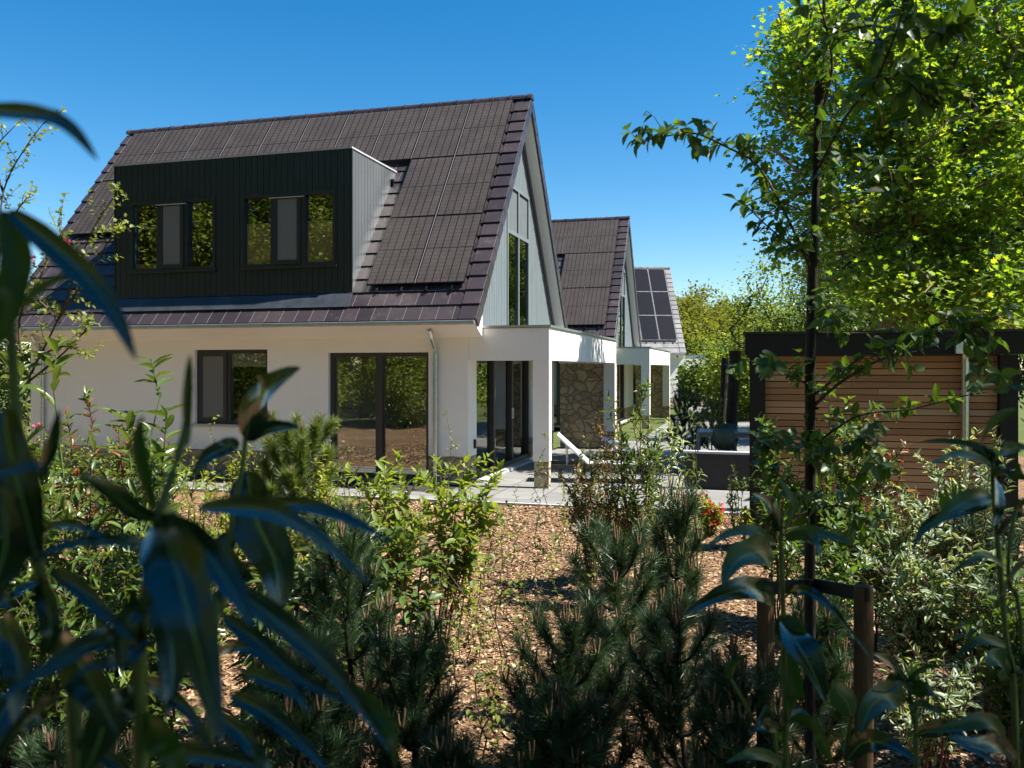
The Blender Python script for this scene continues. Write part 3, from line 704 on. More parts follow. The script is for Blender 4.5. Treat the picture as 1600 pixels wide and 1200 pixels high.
sh = empty('garden_shed', ST(-.02, 10.1), -TH, label='garden shed wall of horizontal cedar slats between black posts under a black top beam', cat='shed')
SWd, SH = 2.74, 2.46
b = MB()
b.box(.0, .17, 0, .17, 0, 2.19); b.build('post', M['black'], sh); b = MB(); b.box(SWd - .17, SWd, 0, .17, 0, 2.19); b.build('post', M['black'], sh)
b = MB(); b.box(.172, SWd - .172, .137, .165, .03, 2.188); b.build('back_board', M['black'], sh)
for px_ in (.0, SWd - .12): b = MB(); b.box(px_, px_ + .12, 2.62, 2.74, 0, 2.19); b.build('post', M['black'], sh)
b = MB(); b.box(-.05, SWd + .05, -.05, .19, 2.195, 2.43); b.box(-.05, SWd + .05, 2.6, 2.78, 2.195, 2.43); b.box(-.05, .05, .19, 2.6, 2.25, 2.42); b.box(SWd - .05, SWd + .05, .19, 2.6, 2.25, 2.42); b.build('fascia', M['black'], sh)
b = MB(); b.box(-.07, SWd + .07, -.07, .21, 2.433, 2.46); b.box(-.07, SWd + .07, 2.58, 2.80, 2.433, 2.46); b.build('roof_trim', M['anth'], sh)
b = MB(); z = .06; rr = random.Random(4)
while z < 2.15:
    cut = rr.choice((1.1, 1.38, 1.62)); b.box(.175, cut, .10 + rr.uniform(-.004, .004), .135, z + rr.uniform(-.0015, .0015), z + .0635); b.box(cut + .003, SWd - .175, .10 + rr.uniform(-.002, .002), .135, z, z + .0635); z += .0735
b.build('slats', M['cedar'], sh)
b = MB(); xx_ = 2.24; b.tube([(xx_, -.02, 2.28), (xx_, .03, 2.15), (xx_, .045, 0.02)], .038, 14)
for z in (1.72, .5): b.tube([(xx_, .045, z), (xx_, .045, z + .03)], .047, 14)
for z in (1.78,): b.tube([(xx_, .045, z), (xx_, .045, z + .03)], .047, 14)
dp = b.build('downpipe', M['galv'], sh)
b = MB(); b.box(xx_ - .13, xx_ + .13, -.16, -.055, 2.20, 2.36); b.build('rain_hopper', M['galv'], dp)

for i_, (u, Y, r, hh, lb) in enumerate(((1126, 21, .085, 2.30, 'slimmer of two charred black posts behind the table'), (1141, 20, .135, 2.46, 'thicker of two charred black posts, next to the shed'))):
    mb = MB(); q = P(u, 576, Y); rr = random.Random(i_)
    pts = [(q[0] + rr.uniform(-.015, .015) + .05 * z, q[1], z) for z in np.linspace(-.03, hh, 9)]
    mb.tube(pts, [r * rr.uniform(.93, 1.05) for _ in pts], 14); tag(mb.build('charred_post', M['bark_dark'], smooth=False), lb, 'post')
# ------------------------------------------------------------------ foliage tools
def nrm(a): return a / np.maximum(np.linalg.norm(a, axis=-1, keepdims=True), 1e-9)
def tmpl(kind):
    """leaf templates: x along the leaf 0..1, y across, z up; returns verts, tris, uv"""
    if kind == 'rhomb':
        v = [(0, 0, 0), (.45, -.5, .10), (1, 0, -.06), (.45, .5, .10)]; f = [(0, 1, 2), (0, 2, 3)]
    elif kind == 'needle':
        v = [(0, -.5, 0), (0, .5, 0), (1, 0, -.05)]; f = [(0, 1, 2)]
    elif kind == 'lobed':
        v = [(0, 0, 0), (.30, -.42, .08), (.42, -.22, .03), (.72, -.5, .05), (.70, -.16, 0), (1, 0, -.10), (.70, .16, 0), (.72, .5, .05), (.42, .22, .03), (.30, .42, .08)]
        f = [(0, 1, 2), (2, 3, 4), (4, 5, 6), (6, 7, 8), (8, 9, 0), (0, 2, 8), (2, 4, 6), (2, 6, 8)]
    else:
        prof = {'lance': [(0, .03), (.12, .28), (.35, .5), (.6, .46), (.82, .26), (1, 0)],
                'ovate': [(0, .03), (.14, .36), (.38, .5), (.62, .42), (.84, .2), (1, 0)],
                'long': [(0, .03), (.2, .4), (.5, .5), (.8, .3), (1, 0)]}[kind]
        droop = {'lance': .16, 'ovate': .14, 'long': .22}[kind]
        v = []; f = []
        for x, y in prof:
            z = -droop * x * x
            v += [(x, -y, z + .22 * y), (x, 0, z), (x, y, z + .22 * y)]
        for i in range(len(prof) - 1):
            a = i * 3; f += [(a, a + 3, a + 4), (a, a + 4, a + 1), (a + 1, a + 4, a + 5), (a + 1, a + 5, a + 2)]
    v = np.array(v, float); uv = np.stack([v[:, 0], v[:, 1] + .5], 1)
    return v, np.array(f), uv

class Leaves:
    def __init__(s): s.p = []; s.d = []; s.u = []; s.s = []; s.w = []
    def add(s, p, d, u, size, wid):
        n = len(p); s.p.append(np.asarray(p, float)); s.d.append(np.asarray(d, float)); s.u.append(np.broadcast_to(u, (n, 3)).astype(float))
        s.s.append(np.broadcast_to(size, (n,)).astype(float)); s.w.append(np.broadcast_to(wid, (n,)).astype(float))
    def build(s, name, kind, mat, parent=None, smooth=False):
        if not s.p: return None
        v, f, uv = tmpl(kind); p = np.concatenate(s.p); d = nrm(np.concatenate(s.d)); u = np.concatenate(s.u)
        y = nrm(np.cross(u, d)); z = np.cross(d, y); sz = np.concatenate(s.s); wd = np.concatenate(s.w)
        V = p[:, None] + (d[:, None] * v[None, :, :1] + z[:, None] * v[None, :, 2:3]) * sz[:, None, None] + y[:, None] * v[None, :, 1:2] * (sz * wd)[:, None, None]
        Fc = (f[None] + (np.arange(len(p)) * len(v))[:, None, None]).reshape(-1, 3)
        return np_mesh(name, V.reshape(-1, 3), [Fc], mat, parent, np.tile(uv, (len(p), 1)), smooth)

class Skel:
    def __init__(s): s.a = []; s.b = []; s.ra = []; s.rb = []
    def line(s, pts, r0, r1):
        pts = np.asarray(pts, float); n = len(pts) - 1; r = np.linspace(r0, r1, n + 1)
        s.a.append(pts[:-1]); s.b.append(pts[1:]); s.ra.append(r[:-1]); s.rb.append(r[1:])
    def build(s, name, mat, parent=None, k=5):
        a = np.concatenate(s.a); b = np.concatenate(s.b); ra = np.concatenate(s.ra); rb = np.concatenate(s.rb)
        d = nrm(b - a); h = np.where(np.abs(d[:, 2:3]) < .9, np.array([[0, 0, 1.]]), np.array([[1., 0, 0]]))
        x = nrm(np.cross(d, h)); y = np.cross(d, x); an = np.arange(k) * 2 * np.pi / k
        ring = x[:, None] * np.cos(an)[None, :, None] + y[:, None] * np.sin(an)[None, :, None]
        V = np.concatenate([a[:, None] + ring * ra[:, None, None], b[:, None] + ring * rb[:, None, None]], 1).reshape(-1, 3)
        i = np.arange(k); q = np.stack([i, (i + 1) % k, (i + 1) % k + k, i + k], 1)
        Fc = (q[None] + (np.arange(len(a)) * 2 * k)[:, None, None]).reshape(-1, 4)
        return np_mesh(name, V, [Fc], mat, parent, smooth=True)

def wander(p0, d0, L, n, rg, wob=.15, pull=(0, 0, .0)):
    pts = [np.array(p0, float)]; d = nrm(np.array(d0, float))
    for _ in range(n):
        d = nrm(d + rg.normal(0, wob, 3) + np.array(pull)); pts.append(pts[-1] + d * L / n)
    return np.array(pts)
def at_frac(pts, f):
    n = len(pts) - 1; x = np.clip(f * n, 0, n - 1e-6); i = int(x); return pts[i] + (pts[i + 1] - pts[i]) * (x - i), nrm(pts[i + 1] - pts[i])

def leaves_along(L, pts, f0, f1, n, size, wid, rg, ang=55, flat=.5, pair=False, droop=.0):
    """n leaves with a spiral round a shoot between fractions f0..f1"""
    phi = rg.uniform(0, 6.28)
    for i in range(n):
        f = f0 + (f1 - f0) * (i + .5) / n; q, t = at_frac(pts, f); phi += 2.4 if not pair else 3.1416 + .2
        h = np.array([0, 0, 1.]) if abs(t[2]) < .9 else np.array([1., 0, 0])
        x = nrm(np.cross(t, h)); y = np.cross(t, x)
        rad = x * math.cos(phi) + y * math.sin(phi)
        a = math.radians(ang + rg.normal(0, 12)); d = t * math.cos(a) + rad * math.sin(a); d[2] -= droop * rg.uniform(.5, 1.3)
        up = nrm(np.array([0, 0, 1.]) * flat + t * (1 - flat) + rg.normal(0, .25, 3))
        L.add(q[None], d[None], up, size * rg.uniform(.65, 1.15), wid)

# ------------------------------------------------------------------ trees
def crown_points(blobs, n, rg, shell=.5):
    vol = np.array([b[3] * b[4] * b[5] for b in blobs]); pk = rg.choice(len(blobs), n, p=vol / vol.sum())
    d = nrm(rg.normal(0, 1, (n, 3))); r = rg.random(n) ** (1 / 3 * shell + .05)
    bl = np.array(blobs)[pk]
    return bl[:, :3] + d * bl[:, 3:6] * r[:, None]

def tree(name, base, blobs, fork_z, seed, label, cat='tree', group=None, npts=320, per=60, lsize=.12, spread=.35, lmat='oak', bmat='bark', r0=.16,
         kind='rhomb', wid=.7, fullx=1.0, trunk_pts=None, droop=.15, rz=0, tipw=.012):
    rg = np.random.default_rng(seed); o = empty(name, base, rz, label=label, cat=cat, group=group)
    pts = crown_points(blobs, npts, rg)
    nodes = []; par = []
    nt_ = 7
    for i in range(nt_):
        z = fork_z * i / (nt_ - 1); nodes.append(np.array([rg.normal(0, .02) * i, rg.normal(0, .02) * i, z])); par.append(i - 1)
    if len(trunk_pts or []):
        for q in trunk_pts: nodes.append(np.array(q)); par.append(len(nodes) - 2)
    root = np.array(nodes[-1]) if not trunk_pts else np.array(nodes[nt_ - 1])
    order = np.argsort(np.linalg.norm(pts - root, axis=1)); leafnodes = []
    for i in order:
        p = pts[i]; A = np.array(nodes); st = nt_ - 2; B = A[st:]
        dd = np.linalg.norm(B - p, axis=1); dr = np.linalg.norm(B - root, axis=1)
        cost = dd + .45 * dr + np.where(B[:, 2] > p[2] + .3, .8, 0)
        j = int(np.argmin(cost)) + st
        a = A[j]; n = max(1, int(dd[j - st] / .55))
        prev = j
        for q in range(1, n + 1):
            f = q / n; c = a + (p - a) * f
            if q < n: c = c + rg.normal(0, .05, 3) * min(1, dd[j - st]) + np.array([0, 0, -.10 * math.sin(f * math.pi) * dd[j - st]])
            nodes.append(c); par.append(prev); prev = len(nodes) - 1
        leafnodes.append(prev)
    N_ = len(nodes); cnt = np.zeros(N_)
    for i in leafnodes: cnt[i] += 1
    for i in range(N_ - 1, 0, -1): cnt[par[i]] += cnt[i]
    rad = np.maximum(tipw, r0 * (cnt / cnt[0]) ** .46)
    A = np.array(nodes); par_ = np.array(par)
    idx = np.arange(1, N_)
    tr = idx < nt_
    for nm, msk, k_ in (('trunk', tr, 9), ('branches', ~tr, 5)):
        ii = idx[msk]
        if not len(ii): continue
        sk = Skel(); sk.a = [A[par_[ii]]]; sk.b = [A[ii]]; sk.ra = [np.minimum(rad[par_[ii]], rad[ii] * 1.6)]; sk.rb = [rad[ii]]
        sk.build(nm, M[bmat], o, k_)
    cen = A[leafnodes]; n = len(cen) * per
    # clumps with different fullness
    full = rg.random(len(cen)) ** fullx; full = full / full.mean(); ks = rg.choice(len(cen), n, p=full / full.sum())
    off = rg.normal(0, 1, (n, 3)) * np.array([1, 1, .62]) * spread * (.6 + .6 * rg.random((n, 1)))
    p = cen[ks] + off; d = nrm(off + rg.normal(0, .5, (n, 3)) * spread + np.array([0, 0, -droop * spread]))
    u = nrm(np.array([0, 0, 1.]) + rg.normal(0, .45, (n, 3)))
    L = Leaves(); L.add(p, d, u, lsize * rg.uniform(.6, 1.25, n), wid); L.build('crown', kind, M[lmat], o)
    return o
def copy_thing(o, loc, rz=0, sc_=1.0, label=None, group=None):
    c = o.copy(); C.objects.link(c); c.location = tuple(loc); c.rotation_euler = (0, 0, rz); c.scale = (sc_,) * 3 if not isinstance(sc_, tuple) else sc_
    if label: c['label'] = label
    if group: c['group'] = group
    for ch in list(o.children):
        k = ch.copy(); C.objects.link(k); k.parent = c
        for g_ in list(ch.children): e = g_.copy(); C.objects.link(e); e.parent = k
    return c
Gd = lambda q: np.array([q[0], q[1], 0.0])

# the big oak behind the shed
ob = Gd(P(1395, 576, 17.5)); 
def rel(u, v, Y, r): q = P(u, v, Y) - ob; return (*q, *r)
tree('oak_tree', ob, [rel(1330, 120, 17.3, (1.75, 1.7, 1.7)), rel(1240, 190, 16.8, (.95, 1.0, 1.6)), rel(1260, 330, 17.0, (.85, 1.2, .9)), rel(1225, 70, 17.2, (.45, .8, .8)),
      rel(1510, 60, 17.8, (2.2, 2.0, 2.2)), rel(1500, 260, 16.6, (1.9, 1.3, 1.6)), rel(1400, 330, 16.4, (1.9, .8, 1.2)), rel(1520, 440, 16.4, (1.9, 1.2, 1.0)), rel(1340, 430, 17, (1.2, 1.2, .6)), rel(1460, 475, 15.6, (1.5, .8, .6)), rel(1560, 480, 15.6, (1.0, .8, .7)), rel(1640, 250, 17, (1.2, 1.5, 3.2))],
     4.1, 11, 'large oak with bright yellow green spring leaves behind the shed', npts=950, per=50, fullx=.9, lsize=.14, spread=.25, lmat='oak', bmat='bark_pale', r0=.34, kind='lobed', wid=.85, tipw=.013)
# darker trees behind the oak
tree('spruce_tree', Gd(P(1545, 576, 25)), [(0, 0, 5.5, 3.0, 2.4, 3.5), (0, 0, 9.5, 2.0, 1.8, 3.2), (-.8, 0, 2.8, 3.0, 2, 1.8)], 2, 21, 'dark evergreen conifer showing through the oak branches on the right', npts=420, per=80, lsize=.20, spread=.42, lmat='conifer', bmat='bark_dark', r0=.25, wid=.35)
tree('spruce_tree', Gd(P(1425, 576, 27)), [(0, 0, 4.0, 2.2, 2.4, 3.2), (0, 0, 6.5, 1.1, 1.8, 1.6)], 2, 22, 'dark evergreen conifer hidden directly behind the oak trunk', npts=300, per=80, lsize=.20, spread=.42, lmat='conifer', bmat='bark_dark', r0=.22, wid=.35)
tree('young_birch', Gd(P(1195, 576, 24)), [(0, 0, 3.2, 1.1, 1.0, 1.1), (.0, 0, 4.4, .55, .6, .7), (.7, 0, 2.4, .8, .8, .8)], 1.4, 23, 'slender young tree with airy leaves left of the oak, sky behind it', npts=110, per=40, lsize=.11, spread=.26, lmat='fresh', r0=.07, kind='rhomb')
tree('young_birch', Gd(P(1285, 576, 23)), [(0, 0, 3.0, 1.3, 1.0, 1.2), (.3, 0, 2.0, 1.2, 1, .9)], 1.2, 24, 'leafy young tree just above the shed roof, partly behind the stake', npts=130, per=45, lsize=.12, spread=.28, lmat='mid', r0=.07)
# far wooded rise behind the houses
for i, (u, Y, top, rx, lb) in enumerate(((1072, 78, 458, 3.4, 'leftmost rounded tree of the far wood, beside the grey roof'), (1108, 84, 452, 3.8, 'tallest rounded tree of the far wood'), (1143, 82, 470, 3.2, 'rounded tree on the falling right side of the far wood'),
        (1168, 74, 488, 2.6, 'low tree at the right end of the far wood'), (1085, 62, 500, 3.0, 'lower tree in front of the far wood, next to the last roof'), (1128, 60, 512, 3.0, 'bright lower tree in front of the far wood, above the charred posts'))):
    zt = (HZ - top) / F * Y + EYE
    tree('far_tree', Gd(P(u, 576, Y)), [(0, 0, zt * .58, rx, rx * .9, zt * .42), (rx * .3, -.4, zt * .4, rx * .8, rx, zt * .3), (-rx * .4, 0, zt * .36, rx * .7, rx * .8, zt * .3)], zt * .25, 40 + i, lb, group='trees of the far wood', npts=150, per=75, lsize=.34, spread=.62, lmat='far', bmat='bark_pale', r0=.22, tipw=.03)
for i, (u, Y, h_, rx, lb) in enumerate(((1050, 60, 4.0, 2.6, 'round green bush beyond the last canopy, left one'), (1092, 58, 4.0, 2.7, 'round green bush seen through the last canopy frame'), (1128, 38, 3.2, 2.1, 'tall green bush left of the charred posts'), (1166, 34, 3.3, 2.1, 'tall green bush between charred posts and shed'), (1215, 36, 4.4, 2.6, 'broad bush rising above the left end of the shed roof'))):
    tree('garden_bush', Gd(P(u, 576, Y)), [(0, 0, h_ * .5, rx * .8, rx * .7, h_ * .5)], .4, 60 + i, lb, 'bush', 'bushes closing the garden at the back', npts=110, per=75, lsize=.16, spread=.36, lmat='fresh' if i % 2 else 'mid', r0=.07)
# left edge
tree('garden_bush', Gd(P(-20, 576, 19)), [(0, 0, 1.5, 1.1, 1.1, 1.4), (-.8, 0, 2.0, 1, 1, 1)], .4, 70, 'dense green bush at the left edge beside the house corner', 'bush', npts=130, per=70, lsize=.11, spread=.3, lmat='fresh', r0=.06)

# trees behind and beside the viewpoint: they shade the foreground and stand in the window reflections
dt = tree('garden_tree', (0, 0, 0), [(0, 0, 7.2, 3.0, 3.0, 3.0), (1.5, .5, 5.5, 2.0, 2.0, 1.8), (-1.6, -.4, 5.6, 2.0, 2.2, 1.9), (0, 0, 9.6, 1.9, 1.9, 1.9)], 3.0, 80, 'leafy tree just right of the viewpoint, outside the picture, shading the foreground', group='trees behind the viewpoint', npts=250, per=100, lsize=.13, spread=.38, lmat='haw', r0=.24)
dt.location = (5.6, .3, 0)
for i, (x, y, s_, rz, lb) in enumerate(((8.4, 4.4, .72, 1.3, 'unseen leafy tree added right of the viewpoint to shade the dogwoods'), (5.0, -3.4, 1.0, 2.5, 'leafy tree behind our right shoulder, outside the picture'), (2.6, -5.0, 1.05, .4, 'leafy tree straight behind the viewpoint, outside the picture'))):
    copy_thing(dt, (x, y, 0), rz, s_, lb)  # the first copy is an unseen tree added to shade the dogwoods
for (x, y, s_, rz, sz) in ((-15, 4.5, 1.3, .5, 1.3), (-17, -1, 1.4, 2.2, 1.5), (-20.5, 8, 1.3, 3.3, 1.4), (-25, 11, 1.5, 4.4, 1.6), (-23, 3, 1.4, 5.2, 1.5), (-29, 6, 1.6, 1.1, 1.8), (-34, 13, 1.6, 2.9, 1.9), (-23, -6, 1.7, 1.8, 1.9), (-14, -8, 1.6, .9, 1.6), (-31, -2, 1.8, 4.9, 2.2), (-6, -12, 1.6, 3.9, 1.6), (-40, 6, 1.9, 2.0, 2.2), (-38, 18, 1.6, 3.0, 1.9),
                           (21.5, 49, 1.3, .3, 1.25), (26, 57, 1.5, 2.3, 1.45), (32, 66, 1.6, 1.3, 1.6), (18, 46, 1.0, 3.0, 1.0)):
    lb = 'leafy tree left of and behind the viewpoint, seen only mirrored in the front windows' if x < 0 else 'tall leafy tree far behind the oak, mirrored in the gable glass'
    copy_thing(dt, (x, y, -1.0), rz, (s_, s_, sz), lb, 'trees mirrored in the front windows' if x < 0 else 'trees mirrored in the gable glass')
bb = tree('garden_bush', (0, 0, 0), [(0, 0, 1.6, 1.5, 1.5, 1.5)], .4, 90, 'leafy bush left of the viewpoint, seen only mirrored in the front windows', 'bush', 'bushes mirrored in the front windows', npts=140, per=90, lsize=.11, spread=.3, lmat='haw', r0=.06)
bb.location = (-11.5, 3.2, 0)
for k_, (x, y) in enumerate(((-10, -.5), (-13.5, 1.5), (-9, -4), (-14.5, 5.8), (-12.5, -2.5), (-17.5, 3.2), (-17, 8), (-20, 5), (-16, -5), (-21, 11), (-5, -5), (-2, -6), (-20.5, 0))):
    copy_thing(bb, (x, y, -.1), k_ * 1.3, (1.2, 1.2, .9 + .35 * (k_ % 3)))
# ------------------------------------------------------------------ garden plants
gz = lambda q: float(mound(np.array(q[0]), np.array(q[1])))
def base_at(u, Y): x = (u - 800) / F * Y; return np.array([x, Y, gz((x, Y)) - .01])
def zat(v, Y): return EYE + (HZ - v) / F * Y

def shrub(name, u, Y, top, half, label, seed, cat='shrub', group=None, nst=5, kind='lance', mat='laurel', smat='twig', size=.1, wid=.34, nleaf=14, f0=.35,
          twigs=0, tlen=.2, tleaf=6, ang=55, flat=.5, r0=.008, wob=.12, tipmat=None, tipn=8, tipsize=None, droop=0.0, lean=0, f_t=.3, whorl=0, smooth=False):
    rg = np.random.default_rng(seed); b = base_at(u, Y); H = zat(top, Y) - b[2]; S = half / F * Y
    if name == 'laurel_bush': H += 45 / F * Y; nst = int(nst * 1.3); nleaf = int(nleaf * 1.25)
    if cat == 'shrub': size *= 1.18; nleaf = int(nleaf * 1.5); twigs = int(twigs * 1.4 + .5); nst = int(nst * 1.25 + .5); tleaf = int(tleaf * 1.3)
    else: size *= 1.1; nleaf = int(nleaf * 1.3)
    o = empty(name, b, 0, label=label, cat=cat, group=group); sk = Skel(); L = Leaves(); T = Leaves()
    for i in range(nst):
        an = rg.uniform(0, 6.28) + i * 6.28 / nst; h = H * (1 if i == 0 else rg.uniform(.55, .97)); out = S * (rg.uniform(0, .25) if i == 0 else rg.uniform(.35, 1.0))
        p0 = np.array([math.cos(an) * .04, math.sin(an) * .04, -.02]); tgt = np.array([math.cos(an) * out + lean * h, math.sin(an) * out * .8, h])
        n = 9; t = np.linspace(0, 1, n + 1)[:, None]
        pts = p0 + (tgt - p0) * np.concatenate([t ** 1.35, t ** 1.35, t ** .92], 1)
        pts[1:-1] += rg.normal(0, wob * h * .09, (n - 1, 3)) * np.array([1, 1, .2])
        sk.line(pts, r0 * (.7 + .3 * h / H), r0 * .3)
        leaves_along(L, pts, f0, .99, nleaf, size, wid, rg, ang, flat, droop=droop)
        tips = [pts]
        for k_ in range(twigs):
            q, d = at_frac(pts, f_t + (1 - f_t) * (k_ + rg.random()) / twigs * .97)
            a = rg.uniform(0, 6.28); dd = nrm(d * .7 + np.array([math.cos(a), math.sin(a), .25]))
            tw = wander(q, dd, tlen * rg.uniform(.6, 1.2), 4, rg, .15, (0, 0, .06)); sk.line(tw, r0 * .45, r0 * .2)
            leaves_along(L, tw, .2, 1, tleaf, size, wid, rg, ang, flat, droop=droop); tips.append(tw)
        if whorl:
            for tp in tips: leaves_along(L, tp, .9, 1, whorl, size * 1.05, wid, rg, 62, .6)
        if tipmat:
            for tp in tips:
                if rg.random() < .8: leaves_along(T, tp, .86, 1, tipn, tipsize or size * .8, wid, rg, 42, .4)
    sk.build('stems', M[smat], o, 5); L.build('foliage', kind, M[mat], o, smooth)
    if tipmat: T.build('young_shoots', kind, M[tipmat], o, smooth)
    return o

def pine(u, Y, top, half, label, seed, mat='pine', nl=.105, whorls=5, group='mountain pines in the bed', per=330, density=1.0, candles=4, cat='pine'):
    rg = np.random.default_rng(seed); b = base_at(u, Y); H = zat(top, Y) - b[2]; S = half / F * Y
    o = empty('pine_shrub', b, 0, label=label, cat=cat, group=group); sk = Skel(); L = Leaves()
    tr = wander((0, 0, -.02), (rg.normal(0, .05), rg.normal(0, .05), 1), H - .07, 8, rg, .03, (0, 0, .1)); sk.line(tr, .006 + .010 * H, .007)
    shoots = [(tr, .45)]
    for wv in range(whorls):
        f = .10 + .72 * wv / max(1, whorls - 1); q, d = at_frac(tr, f); m = 5 + (wv == 0)
        a0 = rg.uniform(0, 6.28)
        for k_ in range(m):
            a = a0 + k_ * 6.28 / m + rg.normal(0, .2); R = S * (1.05 - .62 * f) * rg.uniform(.75, 1.1)
            up = H * (.26 - .05 * f) * rg.uniform(.8, 1.25)
            p1 = q + np.array([math.cos(a) * R, math.sin(a) * R, up]); t = np.linspace(0, 1, 7)[:, None]
            br = q + (p1 - q) * np.concatenate([t ** .8, t ** .8, t ** 1.7], 1); sk.line(br, .007, .004); shoots.append((br, .3))
            for e in range(2 if wv < 3 else 1):
                q2, d2 = at_frac(br, rg.uniform(.45, .8)); aa = a + (.7 if e else -.7)
                s2 = wander(q2, (math.cos(aa), math.sin(aa), .9), R * .5 + .05, 4, rg, .08, (0, 0, .18)); sk.line(s2, .005, .0035); shoots.append((s2, .1))
    cd = []
    for br, f0 in shoots:
        ln = np.linalg.norm(np.diff(br, axis=0), axis=1).sum() * (1 - f0); n = int(per * density * max(.5, ln / .25))
        f = f0 + (1 - f0) * np.sort(rg.random(n)); x = f * (len(br) - 1); i = np.minimum(x.astype(int), len(br) - 2)
        P0 = br[i] + (br[i + 1] - br[i]) * (x - i)[:, None]; t = nrm(br[i + 1] - br[i])
        rnd = nrm(np.cross(t, rg.normal(0, 1, (n, 3)))); a = np.radians(rg.normal(40, 11, n))[:, None]
        L.add(P0, t * np.cos(a) + rnd * np.sin(a), nrm(rg.normal(0, 1, (n, 3))), nl * rg.uniform(.7, 1.15, n), .032 if Y < 7 else .05)
        cd.append((br[-1], nrm(br[-1] - br[-2])))
    sk.build('trunk', M['bark_dark'], o, 6); L.build('needles', 'needle', M[mat], o)
    for ci, (q, d) in enumerate(cd):     # the upright new shoots
        if ci and rg.random() > .45: continue
        cs = Skel(); ring = 4 if ci == 0 else rg.integers(2, 4)
        for k_ in range(ring):
            a = k_ * 6.28 / ring; off = np.array([math.cos(a), math.sin(a), 0]) * .013; hgt = (.11 if ci == 0 else .065) * rg.uniform(.75, 1.15) * (1.2 if k_ == 0 else 1)
            cs.line([q + off * .4, q + off + np.array([0, 0, hgt * .6]), q + off * 1.1 + np.array([0, 0, hgt])], .0065, .004)
        cs.build('candles', M['candle'], o, 6)
    return o

